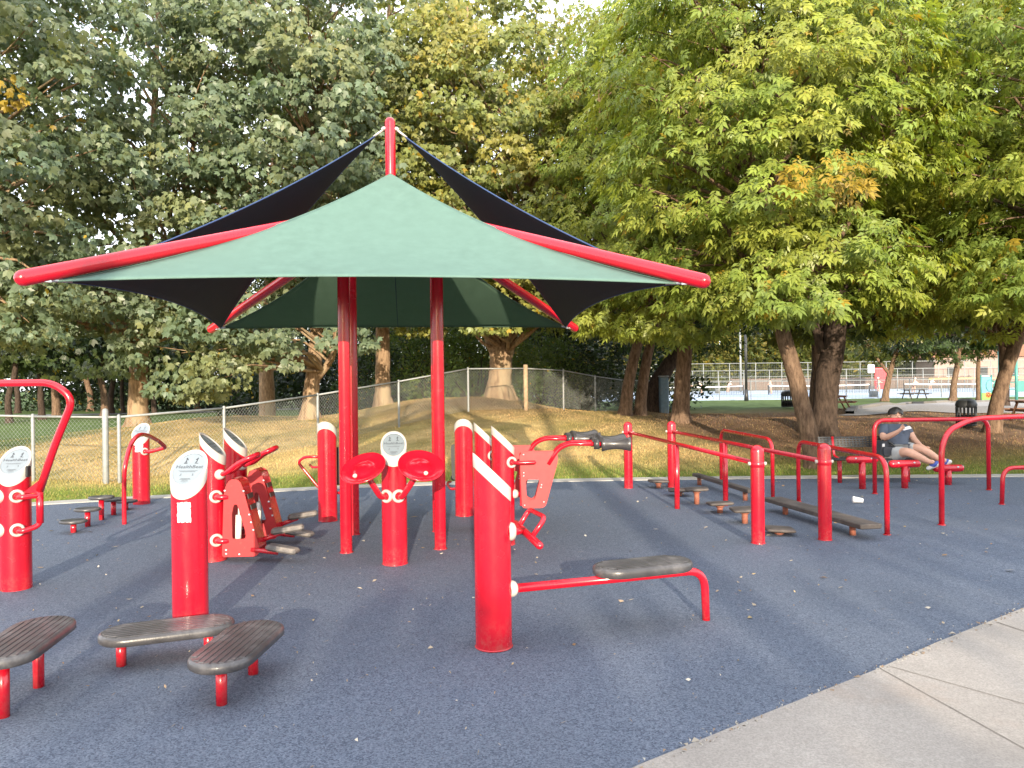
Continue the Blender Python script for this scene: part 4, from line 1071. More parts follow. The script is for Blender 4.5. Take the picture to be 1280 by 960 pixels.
tree('broad dark trunk right behind the leaning box elder', (6.95, 17.2), [(0, 0, 0, .31), (.05, 0, .7, .265), (.12, 0, 1.4, .27), (.3, 0, 2.3, .24), (.5, 0, 4.5, .2), (.8, 0, 7.5, .12), (1, 0, 11, .04)],
     [((7.7, 17.6, 7.6), (3.6, 2.8, 4.4)), ((8.6, 18.6, 3.9), (3.0, 1.6, 1.0))], 'pinn', .36, ELDER_D+ELDER, 140, 90, (.5, .85), 'bark_dark_shaded', .72, 'dark shaded trees', zmin=2.7, droop=.5,
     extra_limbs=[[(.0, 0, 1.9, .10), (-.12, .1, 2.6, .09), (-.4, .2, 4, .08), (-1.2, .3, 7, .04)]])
tree('box elder with a slanted brown trunk at the right edge', (11.0, 17.6), [(0, 0, 0, .18), (.12, 0, .7, .15), (.40, 0, 1.6, .14), (.75, 0, 2.6, .13), (1.0, 0, 4, .14), (1.0, 0, 7, .09), (1.0, 0, 10.5, .03)],
     [((10.6, 16.6, 6.9), (3.4, 2.6, 4.3)), ((10.9, 16.0, 3.9), (2.4, 1.3, 1.1))], 'pinn', .255, ELDER, 150, 92, (.45, .75), 'bark', .65, eg, zmin=2.7, droop=.5, yellow=.05,
     extra_limbs=[[(.35, .1, 1.5, .10), (.35, .15, 2.1, .09), (.2, .2, 3.2, .07), (-.4, .2, 5, .05)]])
tree('box elder whose boughs hang in from the right edge of the frame', (12.2, 13.6), [(0, 0, 0, .22), (-.1, 0, 1.5, .19), (-.3, 0, 3, .16), (-.6, 0, 6, .10), (-.8, 0, 10, .03)],
     [((10.0, 13.4, 6.2), (2.9, 2.1, 3.6)), ((9.3, 13.2, 3.5), (1.8, 1.1, .9))], 'pinn', .255, ELDER, 140, 96, (.42, .72), 'bark', .6, eg, zmin=2.5, droop=.5, yellow=.04)
tree('box elder closing the sky behind the right hand trees', (10.75, 27), [(0, 0, 0, .3), (0, 0, 3, .24), (-1, 0, 8, .14), (-1, 0, 14, .04)], [((8.5, 26, 10), (5.2, 3, 5.5)), ((14, 25, 9), (3.5, 2.6, 5))], 'pinn', .42, ELDER+ELDER_D, 120, 52, (.7, 1.1), 'bark', .9, eg, zmin=4.6, droop=.4)

tree('dark tree with boughs hanging low over the park behind the slanted brown trunk', (19.2, 30), [(0, 0, 0, .2), (0, 0, 2, .16), (-.2, 0, 4, .12), (-1, 0, 8, .04)],
     [((15.2, 29, 4.9), (5.6, 2.4, 2.0)), ((11, 29, 5.4), (4, 2.0, 1.9))], 'oval', .16, DARK+ELDER_D[:1], 130, 170, (.6, 1.0), 'bark_dark_shaded', .7, 'dark shaded trees', zmin=2.9, droop=.35)
# open lawn trees far left, each with its own trunk and crown
lt = [((12, 527), 36, .16), ((22, 510), 52, .2), ((53, 525), 38, .17), ((71, 517), 42, .24), ((113, 507), 55, .24), ((131, 519), 43, .22), ((139, 514), 48, .2), ((154, 514), 50, .15), ((193, 513), 46, .16), ((247, 508), 54, .22), ((262, 508), 58, .2)]
lab = ['thin trunk on the far lawn nearest the left edge', 'pale trunk deep in the far grove at the left edge', 'second thin trunk on the far lawn from the left edge', 'stout leaning trunk on the far lawn above the pull bar post', 'light trunk far back on the lawn left of the park road end', 'dark forked trunk just left of the wide plane trunk', 'greyer trunk directly behind the dark forked trunk', 'slim trunk close to the left side of the wide plane trunk', 'slim trunk close to the right side of the wide plane trunk', 'reddish trunk in the dark grove right of the wide plane trunk', 'pale grey trunk in the dark grove beside the reddish one']
for ((px, py), D, r_), l in zip(lt, lab):
    p = at(px, py, D); x, y = p.x, p.y; h = random.uniform(8, 10)
    tree(l, (x, y), [(0, 0, 0, r_), (random.uniform(-.1, .1), 0, 1.2, r_*.85), (random.uniform(-.3, .3), 0, 2.6, r_*.75), (.1, 0, 5, r_*.4), (0, 0, h*.9, .03)],
         [((x, y, h*.62), (3.0, 2.6, h*.36))], 'lobed', .30, LAWN+DARK, 34, 60, (.9, 1.5), 'bark_dark_shaded' if r_ < .21 else 'bark', 1.0, 'trees on the far lawn', seg=8, droop=.3)

# hedge and shrubs behind the hill crest
def shrub(label, x, y, rx, ry, h, pal, n, per, size=.10, group='shrubs behind the hill fence', name='shrub'):
    z = hz(x, y); rt = thing(name, label, 'shrub', (x, y, z), group=group)
    cl = sample_crown([((0, 0, h*.52), (rx, ry, h*.48))], n, .3, .12, .35)
    st_ = MB()
    for q in cl[::3]: limb(st_, (q[0]*.15, q[1]*.15, -.05), q, .03, .008, .2, 3, 5)
    st_.build('stem', M['bark_dark_shaded'], rt)
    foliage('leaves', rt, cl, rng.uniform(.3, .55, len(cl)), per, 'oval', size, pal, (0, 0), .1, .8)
SH = [(.13, .20, .045), (.10, .165, .045), (.17, .22, .05), (.07, .12, .036)]  # leaf colours brightened to stand in for sun that the crowns block
shrub('sunlit green shrub behind the fence left of the Y trunk', -2.6, 26.0, 1.5, 1.1, 3.4, SH, 70, 120)
shrub('sunlit green shrub behind the fence directly left of the wooden fence post', -1.2, 25.4, 1.1, .9, 2.9, SH, 60, 120)
shrub('green shrub behind the chain fence right of the wooden fence post', 1.1, 25.6, 1.3, 1.0, 2.6, SH, 70, 120)
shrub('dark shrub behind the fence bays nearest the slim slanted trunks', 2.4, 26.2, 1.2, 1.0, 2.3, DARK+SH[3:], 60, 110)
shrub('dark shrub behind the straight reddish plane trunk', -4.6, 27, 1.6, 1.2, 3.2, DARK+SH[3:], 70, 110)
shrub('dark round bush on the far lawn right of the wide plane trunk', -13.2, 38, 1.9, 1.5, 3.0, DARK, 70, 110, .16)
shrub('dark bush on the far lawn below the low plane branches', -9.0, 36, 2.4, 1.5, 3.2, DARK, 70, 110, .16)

# far woods that read as one mass
def woods(name, label, spots, pal, size, per, kind='oval'):
    cl = []; rd = []
    for x, y, w, h, n in spots:
        for _ in range(n):
            a = rng.uniform(-1, 1); t = rng.random()**.8
            cl.append((x+a*w, y+rng.normal(0, 1.2), .3+h*t*(1-.22*a*a))); rd.append(rng.uniform(1.0, 1.9)*size/.34)
    o = foliage(name, None, cl, rd, per, kind, size, pal, (0, 200), .15, .75)
    return tag(o, label, 'woods', kind='stuff')
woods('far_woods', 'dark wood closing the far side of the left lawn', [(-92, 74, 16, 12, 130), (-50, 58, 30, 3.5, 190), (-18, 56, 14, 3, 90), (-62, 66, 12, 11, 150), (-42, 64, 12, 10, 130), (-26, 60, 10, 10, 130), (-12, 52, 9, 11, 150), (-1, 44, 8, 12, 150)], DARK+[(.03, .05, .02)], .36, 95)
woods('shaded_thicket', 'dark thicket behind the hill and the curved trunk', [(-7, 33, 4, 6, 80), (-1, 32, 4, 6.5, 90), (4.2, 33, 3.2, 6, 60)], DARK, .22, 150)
woods('court_side_trees', 'sunlit and dark trees beyond the tennis courts', [(18, 134, 16, 14, 240), (44, 136, 16, 15, 240), (74, 140, 18, 16, 240), (106, 142, 18, 17, 220), (140, 144, 20, 18, 180), (60, 152, 70, 8, 520)], [(.10, .13, .035), (.17, .17, .04), (.05, .08, .03), (.13, .15, .04), (.24, .21, .05)], .75, 110)


# invented trees out of view behind the photographer, added to shade the near rubber and the tops of the left planes
def added_shade_tree(label, x, y, h, crown, n, per, r_=.35):
    tree(label, (x, y), [(0, 0, 0, r_), (0, 0, h*.3, r_*.8), (0, 0, h*.6, r_*.55), (0, 0, h, .05)], crown, 'lobed', .30, PLANE, n, per, (.7, 1.1), 'bark_plane', .8, 'added shade trees behind the photographer', seg=10)
added_shade_tree('added tall plane tree out of view behind the photographer, shading the left planes', -11.5, -13, 18, [((-11.5, -13, 15.0), (6.6, 3.2, 4.6))], 56, 60)
added_shade_tree('added small spreading tree out of view behind the photographer, shading the near rubber', .6, -12.5, 4.2, [((.6, -12.5, 2.7), (3.0, 1.8, 1.5))], 42, 60, .16)
added_shade_tree('added broad low tree out of view behind the photographer, shading the right side', 9.2, -12.5, 7.6, [((9.4, -12.5, 5.0), (5.6, 2.2, 2.7))], 90, 70, .3)
added_shade_tree('added slim tall tree behind the photographer for a shadow streak, nearer the concrete path', 2.7, -12, 12.6, [((2.7, -12, 12.8), (1.0, 1.0, .9))], 14, 50, .25)
added_shade_tree('added slim tall tree behind the photographer for a shadow streak, nearer the step platforms', -2.0, -11, 12.0, [((-2.0, -11, 12.2), (1.0, 1.0, .9))], 14, 50, .22)
# ------------------------------------------------------------------ chain link fence on the hill
cf = thing('chain_link_fence', 'low chain link fence climbing the straw hill with one gate post', 'fence', (-6.76, 12.75, 0))
FP = [(-15.5, 14.6, .045), (-12.9, 14.0, .03), (-10.4, 13.5, .03), (-8.15, 13.05, .03), (-6.76, 12.75, .05), (-6.55, 12.78, .03), (-5.35, 14.25, .028), (-4.18, 16.5, .028), (-2.74, 18.55, .028), (-1.13, 19.8, .028), (.36, 20.2, .06), (1.45, 21.7, .028), (2.55, 23.6, .028), (3.75, 26.2, .028), (5.6, 27.6, .03)]
FH = 1.10
org = cf.location
def fz(x, y): return hz(x, y)
for i, (x, y, r_) in enumerate(FP):
    z = fz(x, y); t = MB(); wood = i == 10; tall = .10 if i in (4, 10) else .02
    t.tube([(x-org.x, y-org.y, z-.2), (x-org.x, y-org.y, z+FH+tall)], r_, 10, dome=0 if wood else 2)
    t.build('post', M['wood_post'] if wood else M['galv'], cf)
rl = MB(); bt = MB(); wm = MB()
for (x1, y1, _), (x2, y2, _) in zip(FP[:-1], FP[1:]):
    a = Vector((x1, y1, fz(x1, y1))) - org; b = Vector((x2, y2, fz(x2, y2))) - org; L = (b-a).length
    rl.tube([a+Vector((0, 0, FH)), b+Vector((0, 0, FH))], .02, 8)
    # woven mesh: crossed diagonal wires
    P_ = .075; n = max(2, int(L/P_)); h = FH-.08; k = h/P_
    def pt(u, v): return a.lerp(b, u) + Vector((0, 0, .04+h*v))
    w = .0026 if y1 < 17 else .0036
    nrm = (b-a).cross(Vector((0, 0, 1))).normalized()
    rows = int(k)
    for d in (1, -1):
        for i in range(-rows, n+rows):
            u0, u1 = (i/n, (i+rows*1.0)/n) if d > 0 else ((i+rows)/n, i/n)
            v0, v1 = 0.0, 1.0
            # clip to 0..1
            if max(u0, u1) <= 0 or min(u0, u1) >= 1: continue
            du = u1-u0
            ts = [t for t in (0, 1)]
            tlo, thi = 0.0, 1.0
            if du > 0: tlo = max(tlo, (0-u0)/du); thi = min(thi, (1-u0)/du)
            else: tlo = max(tlo, (1-u0)/du); thi = min(thi, (0-u0)/du)
            if thi-tlo < .02: continue
            p, q = pt(u0+du*tlo, tlo), pt(u0+du*thi, thi)
            e_ = nrm*.006*d; s_ = Vector((0, 0, w))
            c1 = nrm*w
            wm.add([p+e_-s_, p+e_+s_, p+e_+c1, q+e_-s_, q+e_+s_, q+e_+c1], [(0, 1, 4, 3), (1, 2, 5, 4), (2, 0, 3, 5)], False)
rl.build('top_rail', M['galv'], cf)
wm.build('wire_mesh', M['wire'], cf)

# ------------------------------------------------------------------ tennis courts
cz = lambda x, y: hz(x, y)
ct = MB(); ct.prism([(2, 63), (150, 63), (150, 124), (2, 124)], -.10, .075)
tag(ct.build('court_surface', M['court']), 'pale blue tennis court surface beyond the trees', 'tennis court', kind='structure')
ln_ = MB()
for x in (8, 19, 26, 37, 44, 55, 62, 73, 80, 91, 98, 109):
    ln_.box((x, 93.5, .081), (.14, 48, .004))
for y in (70, 82, 93.5, 105, 117): ln_.box((60, y, .087), (108, .14, .004))
tag(ln_.build('court_lines', M['line']), 'white painted lines on the tennis courts', 'court line', kind='structure')
def court_fence(label, y, x0, x1, H_, step, thick, mid=True):
    rt = thing('court_fence', label, 'fence', (x0, y, .075), group='tennis court fences')
    xs_ = np.arange(0, x1-x0+.1, step)
    for x in xs_:
        t = MB(); t.tube([(x, 0, 0), (x, 0, H_)], thick, 6); t.build('post', M['galv'], rt)
    t = MB(); t.tube([(0, 0, H_), (x1-x0, 0, H_)], thick*.8, 6)
    if mid: t.tube([(0, 0, H_*.5), (x1-x0, 0, H_*.5)], thick*.7, 6)
    t.build('rail', M['galv'], rt)
    w = MB(); s = .28
    for k in range(int((x1-x0)/s)): w.box((k*s, 0, H_/2), (.008, .008, H_))
    for k in range(int(H_/s)): w.box(((x1-x0)/2, 0, k*s), (x1-x0, .008, .008))
    w.build('wire_mesh', M['far_wire'], rt)
court_fence('low wire fence along the near side of the tennis courts', 63.4, 4, 60, 1.55, 2.62, .035, False)
court_fence('tall wire fence behind the tennis courts', 123.5, 14, 150, 4.4, 4.2, .07)
court_fence('middle wire fence between the two rows of tennis courts', 99, 20, 120, 2.9, 3.3, .055)
for k, (x, y) in enumerate(((20, 85), (34, 85), (49, 85), (64, 85), (79, 85))):
    nt_ = thing('tennis_net', ['tennis net nearest the white trunk', 'tennis net behind the lamp post', 'tennis net behind the dark trunk', 'tennis net left of the red board', 'tennis net at the far right of the courts'][k], 'tennis net', (x, y, .08), group='tennis nets')
    for s in (-1, 1):
        t = MB(); t.tube([(s*5.6, 0, 0), (s*5.6, 0, 1.08)], .06, 8); t.build('post', M['dark_metal'], nt_)
    t = MB(); n = 24; vs = []
    for i in range(n+1):
        u = -5.6+11.2*i/n; s_ = .09*(1-(u/5.6)**2)
        vs += [(u, -.02, .93-s_), (u, -.02, 1.05-s_), (u, .02, 1.05-s_), (u, .02, .93-s_)]
    t.add(vs, [(i*4+k_, i*4+(k_+1) % 4, i*4+4+(k_+1) % 4, i*4+4+k_) for i in range(n) for k_ in range(4)], False); t.build('band', M['line'], nt_)
    t = MB()
    for i in range(60): t.box((-5.6+11.2*i/59, 0, .47), (.02, .02, .9))
    for i in range(7): t.box((0, 0, .08+i*.12), (11.2, .018, .018))
    t.build('mesh', M['net'], nt_)

# ------------------------------------------------------------------ people
def skin(name, J, E_, mat, parent, lv=2):
    names = list(J); me = bpy.data.meshes.new(name)
    me.from_pydata([tuple(J[n][0]) for n in names], [(names.index(a), names.index(b)) for a, b in E_], [])
    ob = bpy.data.objects.new(name, me); COL.objects.link(ob)
    md = ob.modifiers.new('s', 'SKIN'); md.use_smooth_shade = True; md.branch_smoothing = .6
    for i, n in enumerate(names):
        r_ = J[n][1]; sv = me.skin_vertices[0].data[i]
        sv.radius = (r_, r_) if not isinstance(r_, tuple) else r_
        sv.use_root = (i == 0)
    sb = ob.modifiers.new('d', 'SUBSURF'); sb.levels = lv; sb.render_levels = lv
    dg = bpy.context.evaluated_depsgraph_get(); dg.update()
    out = bpy.data.meshes.new_from_object(ob.evaluated_get(dg)); bpy.data.objects.remove(ob); bpy.data.meshes.remove(me)
    out.name = name; out.materials.clear(); out.materials.append(mat); out.polygons.foreach_set('use_smooth', [True]*len(out.polygons))
    o = bpy.data.objects.new(name, out); return link(o, parent)
man = thing('person', 'man in slate blue shirt and grey shorts reclining on the bench, looking at a phone', 'person', (6.0, 12.0, 0))
o_ = man.location
def W(px, py, D): return at(px, py, D) - o_
J = {
 'hip': (W(1118, 563, 11.98), .140), 'belly': (W(1117, 552, 12.02), .150), 'chest': (W(1119, 540, 12.10), .148), 'neckb': (W(1119.5, 531, 12.14), .065), 'neck': (W(1119.5, 528.5, 12.13), .062),
 'sR': (W(1105.5, 534.5, 12.08), .076), 'eR': (W(1103.5, 549, 11.92), .056), 'wR': (W(1121, 540.5, 11.74), .036), 'hR': (W(1125.5, 537, 11.70), .033),
 'sL': (W(1134.5, 536.5, 12.14), .076), 'eL': (W(1141.5, 549, 12.02), .056), 'wL': (W(1151, 556.5, 11.84), .032), 'hL': (W(1155.5, 559, 11.80), .034),
 'thR': (W(1120, 568, 11.84), .100), 'kR': (W(1135, 564.5, 11.58), .074), 'cR': (W(1146, 570, 11.54), .068), 'aR': (W(1163, 578, 11.50), .038), 'tR': (W(1168.5, 577, 11.44), .036),
 'thL': (W(1134, 562, 11.98), .100), 'kL': (W(1151, 560.5, 11.80), .074), 'cL': (W(1161, 566.5, 11.74), .068), 'aL': (W(1176, 575.5, 11.66), .038), 'tL': (W(1184, 576, 11.60), .036)}
hc = W(1119.5, 520, 12.08)
J['jaw'] = (hc+Vector((0, -.02, -.065)), .072); J['head'] = (hc+Vector((0, .005, .025)), .098); J['crown_top'] = (hc+Vector((0, .01, .075)), .070)
E_ = [('hip', 'belly'), ('belly', 'chest'), ('chest', 'neckb'), ('neckb', 'neck'), ('neck', 'jaw'), ('jaw', 'head'), ('head', 'crown_top'), ('chest', 'sR'), ('sR', 'eR'), ('eR', 'wR'), ('wR', 'hR'), ('chest', 'sL'), ('sL', 'eL'), ('eL', 'wL'), ('wL', 'hL'),
      ('hip', 'thR'), ('thR', 'kR'), ('kR', 'cR'), ('cR', 'aR'), ('aR', 'tR'), ('hip', 'thL'), ('thL', 'kL'), ('kL', 'cL'), ('cL', 'aL'), ('aL', 'tL')]
def fingers(h, wv, spread, cnt=4):
    hp = J[h][0]; d = (hp - J[wv][0]).normalized()
    for k in range(cnt):
        o0 = spread*((k-1.5)*.019)
        J[f'{h}f{k}a'] = (hp + d*.035 + o0, .0105); J[f'{h}f{k}b'] = (hp + d*(.068-.004*abs(k-1.5)) + o0 + Vector((0, 0, -.012)), .0095); J[f'{h}f{k}c'] = (hp + d*(.088-.006*abs(k-1.5)) + o0 + Vector((0, 0, -.03)), .008)
        E_.extend([(h, f'{h}f{k}a'), (f'{h}f{k}a', f'{h}f{k}b'), (f'{h}f{k}b', f'{h}f{k}c')])
    J[f'{h}ta'] = (hp + spread*.045 + d*.01, .012); J[f'{h}tb'] = (hp + spread*.058 + d*.045, .0095)
    E_.extend([(h, f'{h}ta'), (f'{h}ta', f'{h}tb')])
fingers('hR', 'wR', Vector((0, -.3, .95))); fingers('hL', 'wL', Vector((.3, -.9, .3)))
body = skin('body', J, E_, M['skin'], man, 2)
fc = MB()
for s in (-1, 1):
    fc.lathe([(.001, .016), (.010, .012), (.016, .0)], hc+Vector((s*.098, .01, .0)), (s, 0, 0), 8)          # ears
fc.tube([hc+Vector((0, -.090, .015)), hc+Vector((0, -.112, -.022)), hc+Vector((0, -.098, -.03))], .013, 8, rads=[.008, .015, .010])
fc.build('face', M['skin'], man)
ey = MB()
for s in (-1, 1): ey.box(hc+Vector((s*.036, -.090, .016)), (.026, .012, .008), bev=.002); ey.box(hc+Vector((s*.036, -.093, .036)), (.036, .012, .007), bev=.002)
ey.build('eyes', M['hair'], man)
mo = MB(); mo.box(hc+Vector((0, -.088, -.062)), (.044, .010, .010), bev=.003); mo.build('mouth', simple('lips', (.40, .16, .13), .5), man)
# hair: cap with a fringe
hm = MB(); nth, nph = 20, 10; vs = []
for j in range(nph+1):
    for i in range(nth):
        a = 2*math.pi*i/nth; front = max(0, -math.sin(a)); lim = 1.80-.38*front+.16*math.sin(5*a)+.12*math.sin(9*a+1)
        ph = lim*j/nph; wob = 1+.05*math.sin(7*a+3*ph)+.03*math.sin(13*a)
        vs.append(hc + Vector((.106*math.sin(ph)*math.cos(a)*wob, .004+.116*math.sin(ph)*math.sin(a)*wob, .032+.106*math.cos(ph)*(wob+.05*math.sin(4*a+2)))))
hm.add(vs, [(j*nth+i, j*nth+(i+1) % nth, (j+1)*nth+(i+1) % nth, (j+1)*nth+i) for j in range(nph) for i in range(nth)], True)
hm.build('hair', M['hair'], man)
gj = lambda n, k=1.0, r_=None: (J[n][0], (r_ or J[n][1]*k))
S = {'belly': gj('belly', 1.34), 'hip': (J['hip'][0]+Vector((0, 0, -.02)), .185), 'mid': (J['belly'][0].lerp(J['chest'][0], .5), .198), 'low': (J['belly'][0].lerp(J['hip'][0], .5), .20), 'chest': gj('chest', 1.28), 'neckb': (J['neckb'][0]-Vector((0, 0, .025)), .085)}
for s in 'RL':
    S['s'+s] = gj('s'+s, 1.28); S['u'+s] = (J['s'+s][0].lerp(J['e'+s][0], .72), .080)
skin('shirt', S, [('belly', 'low'), ('low', 'hip'), ('belly', 'mid'), ('mid', 'chest'), ('chest', 'neckb'), ('chest', 'sR'), ('sR', 'uR'), ('chest', 'sL'), ('sL', 'uL')], M['shirt'], man, 2)
S = {'hip': (J['hip'][0]-Vector((0, 0, .01)), .165)}
for s in 'RL': S['th'+s] = gj('th'+s, 1.22); S['m'+s] = (J['th'+s][0].lerp(J['k'+s][0], .80), .108)
skin('shorts', S, [('hip', 'thR'), ('thR', 'mR'), ('hip', 'thL'), ('thL', 'mL')], M['shorts'], man, 2)
for s in 'RL':
    a, t = J['a'+s][0], J['t'+s][0]; d = Vector((.55, -.35, .42)); 
    q = {'h': (a+Vector((-.01, .02, -.055)), .046), 'm': (a+Vector((.06, -.03, -.035)), .046), 't': (a+d*.17+Vector((0, 0, -.05)), .036)}
    sh_ = skin('shoe', q, [('h', 'm'), ('m', 't')], M['shoe'], man, 2)
    so = MB(); so.tube([a+Vector((-.02, .02, -.088)), a+d*.16+Vector((.012, -.005, -.082))], .032, 10, dome=3); so.build('sole', M['sole'], sh_)
ph = thing('phone', 'small white phone held up in the hand of the seated man', 'phone', J['hR'][0]+o_+Vector((.085, -.02, .022)))
mb = MB(); mb.box((0, 0, 0), (.13, .066, .009), Matrix.Rotation(R(-14), 3, 'Y') @ Matrix.Rotation(R(35), 3, 'X'), bev=.004); mb.build('phone_body', M['phone'], ph)
# backpack on the bench
bp = thing('backpack', 'charcoal backpack with white tags standing on the bench beside the man', 'backpack', at(1105.5, 563, 11.9)-Vector((0, 0, .09)), R(10))
mb = MB(); mb.prism(round_poly([(-.15, .0), (.15, .0), (.12, .22), (-.09, .25)], .07), -.09, .09, FRONT); mb.build('bag_body', M['bag'], bp)
mb = MB(); mb.prism(round_poly([(-.10, .02), (.12, .02), (.11, .15), (-.10, .15)], .04), -.125, -.088, FRONT); mb.build('pocket', M['bag'], bp)
mb = MB(); mb.tube(fillet([(.0, -.09, .23), (.07, -.13, .18), (.12, -.12, .05)], .05), .013, 8); mb.tube(fillet([(-.04, 0, .22), (0, 0, .29), (.04, 0, .22)], .03), .012, 8); mb.build('strap', M['dark_metal'], bp)
mb = MB(); mb.box((-.085, -.095, .18), (.04, .012, .045)); mb.box((.05, -.13, .09), (.025, .008, .04)); mb.build('tag', M['sole'], bp)

# tennis players, a few pixels tall each
def player(label, px, D, top, bottom, h=1.7, bend=0, face=1):
    p = at(px, 490, D); x = p.x; rt = thing('person', label, 'person', (x, D, .085), group='tennis players')
    f = face
    J = {'hip': ((0, 0, .95), .15), 'chest': ((f*bend*.35, 0, 1.32-bend*.1), .165), 'neck': ((f*bend*.48, 0, 1.50-bend*.18), .06), 'head': ((f*bend*.55, 0, 1.63-bend*.22), .10),
         'kR': ((f*.10, -.1, .5), .085), 'aR': ((f*.02, -.12, .08), .055), 'tR': ((f*.16, -.12, .04), .045), 'kL': ((f*-.03, .1, .5), .085), 'aL': ((-f*.14, .12, .08), .055), 'tL': ((0, .12, .04), .045),
         'eR': ((f*(.2+bend*.3), -.24, 1.15-bend*.1), .05), 'hR': ((f*(.45+bend*.2), -.2, 1.1-bend*.15), .04), 'eL': ((f*bend*.35, .25, 1.1-bend*.1), .05), 'hL': ((f*(.25+bend*.3), .22, .95), .04)}
    E = [('hip', 'chest'), ('chest', 'neck'), ('neck', 'head'), ('hip', 'kR'), ('kR', 'aR'), ('aR', 'tR'), ('hip', 'kL'), ('kL', 'aL'), ('aL', 'tL'), ('chest', 'eR'), ('eR', 'hR'), ('chest', 'eL'), ('eL', 'hL')]
    J = {k: (Vector(v[0])*(h/1.7), v[1]) for k, v in J.items()}
    skin('body', J, E, M['skin'], rt, 1)
    s = {k: (J[k][0], J[k][1]*1.18) for k in ('chest', 'eR', 'eL')}; s['low'] = (J['hip'][0]+Vector((0, 0, .08)), .17)
    skin('shirt', s, [('chest', 'low'), ('chest', 'eR'), ('chest', 'eL')], top, rt, 1)
    s = {'hip': (J['hip'][0], .175), 'mR': (J['hip'][0].lerp(J['kR'][0], .7), .115), 'mL': (J['hip'][0].lerp(J['kL'][0], .7), .115)}
    skin('shorts', s, [('hip', 'mR'), ('hip', 'mL')], bottom, rt, 1)
    hb = MB(); hb.lathe([(.001, .115), (.07, .09), (.108, .03), (.108, -.02)], J['head'][0]+Vector((0, 0, .01)), (0, 0, 1), 10); hb.build('hair', M['hair'] if top is not M['cloth_white'] else M['cloth_white'], rt)
WH, DK, GY = M['cloth_white'], M['cloth_dark'], M['shorts']
player('tennis player in white bending forward beside a dark figure', 877, 104, WH, WH, 1.7, .6, -1)
player('tennis player in white serving stance left of the lamp post', 910, 106, WH, GY, 1.7, .7, 1)
player('tennis player in pale clothes and cap right of the lamp post', 964, 90, GY, GY, 1.75, .15, -1)
player('tennis player in white shirt half hidden by the sunlit trunk', 859, 72, WH, DK, 1.75, .1, 1)
player('tennis player in white with dark shorts near the picnic table', 1142, 88, WH, DK, 1.7, .4, 1)
player('person in white stretching over the court right of the picnic table', 1163, 110, WH, WH, 1.7, .9, 1)
player('person in white by the wire bin and the thin tree', 1098, 92, WH, GY, 1.75, 0, 1)

# ------------------------------------------------------------------ park furniture
lp = thing('lamp_post', 'slim black lamp post on the grass before the tennis courts', 'lamp post', Vector((at(933, 500, 60).x, 60, hz(19, 60))))
mb = MB(); mb.tube([(0, 0, -.1), (0, 0, .9)], .16, 12, rads=[.18, .14]); mb.tube([(0, 0, .9), (0, 0, 6.4)], .10, 10); mb.build('pole', M['dark_metal'], lp)
mb = MB(); mb.lathe([(.12, 6.3), (.30, 6.45), (.34, 6.9), (.22, 7.15), (.02, 7.3)], (0, 0, 0), (0, 0, 1), 12); mb.build('lamp_head', M['dark_metal'], lp)
fl = thing('light_pole', 'tall pale metal light pole behind the courts', 'light pole', (at(926, 480, 112).x, 112, .07))
mb = MB(); mb.tube([(0, 0, 0), (0, 0, 10)], .17, 8, rads=[.18, .12]); mb.build('pole', M['galv'], fl); mb = MB(); mb.box((0, -.2, 10), (1.6, .4, .4), bev=.05); mb.build('lamp_head', M['galv'], fl)
def bin_(label, px, py, D, h, r_, mat, lidded, grp='litter bins'):
    p = onto(px, py); rt = thing('litter_bin', label, 'litter bin', (p.x, p.y, hz(p.x, p.y)), group=grp)
    mb = MB(); n = 16
    for k in range(n):
        a = 2*math.pi*k/n; mb.tube([(r_*math.cos(a), r_*math.sin(a), .06), (r_*1.04*math.cos(a), r_*1.04*math.sin(a), h)], .013 if not lidded else .016, 5)
    for z in (.06, h*.5, h): mb.lathe([(r_*1.0, z-.02), (r_*1.06, z-.02), (r_*1.06, z+.02), (r_*1.0, z+.02), (r_*1.0, z-.02)], (0, 0, 0), (0, 0, 1), 20)
    mb.build('frame', mat, rt)
    mb = MB(); mb.lathe([(.001, .05), (r_*.84, .05), (r_*.88, h*.6)], (0, 0, 0), (0, 0, 1), 16); mb.build('liner', M['black'] if lidded else M['galv'], rt)
    if lidded:
        mb = MB(); mb.lathe([(r_*1.12, h+.01), (r_*1.14, h+.06), (r_*1.0, h+.14), (r_*.6, h+.2), (r_*.55, h+.17)], (0, 0, 0), (0, 0, 1), 20); mb.build('lid', M['dark_metal'], rt)
bin_('black lidded litter bin on the dirt near the play area', 1208, 534, 21.5, .50, .21, M['dark_metal'], True)
bin_('dark litter bin partly hidden by the leaning trunk', 985, 510, 32, .46, .22, M['dark_metal'], True)
bin_('grey wire litter bin at the court edge by the thin tree', 1092, 497, 56, .95, .36, M['galv'], False)
bin_('small grey basket at the tennis net behind the sunlit trunk', 897, 492, 84, 1.0, .32, M['galv'], False)
def picnic(label, px, py, D, mat, rz, s=1):
    p = onto(px, py); rt = thing('picnic_table', label, 'picnic table', (p.x, p.y, hz(p.x, p.y)), R(rz), 'picnic tables')
    mb = MB()
    for k in range(5): mb.box((0, (-.32+.16*k)*s, .74*s), (1.8*s, .145*s, .045*s), bev=.006)
    mb.build('tabletop', mat, rt)
    for y in (-.72, .72):
        mb = MB()
        for k in (-.08, .08): mb.box((0, (y+k)*s, .45*s), (1.8*s, .14*s, .045*s), bev=.006)
        mb.build('seat', mat, rt)
    for x in (-.62, .62):
        mb = MB()
        for y in (-1, 1): mb.tube([(x*s, y*.62*s, -.02), (x*s, y*.25*s, .72*s)], .045*s, 6)
        mb.box((x*s, 0, .41*s), (.05*s, 1.7*s, .09*s)); mb.box((x*s, 0, .70*s), (.05*s, .7*s, .06*s)); mb.build('leg', mat, rt)
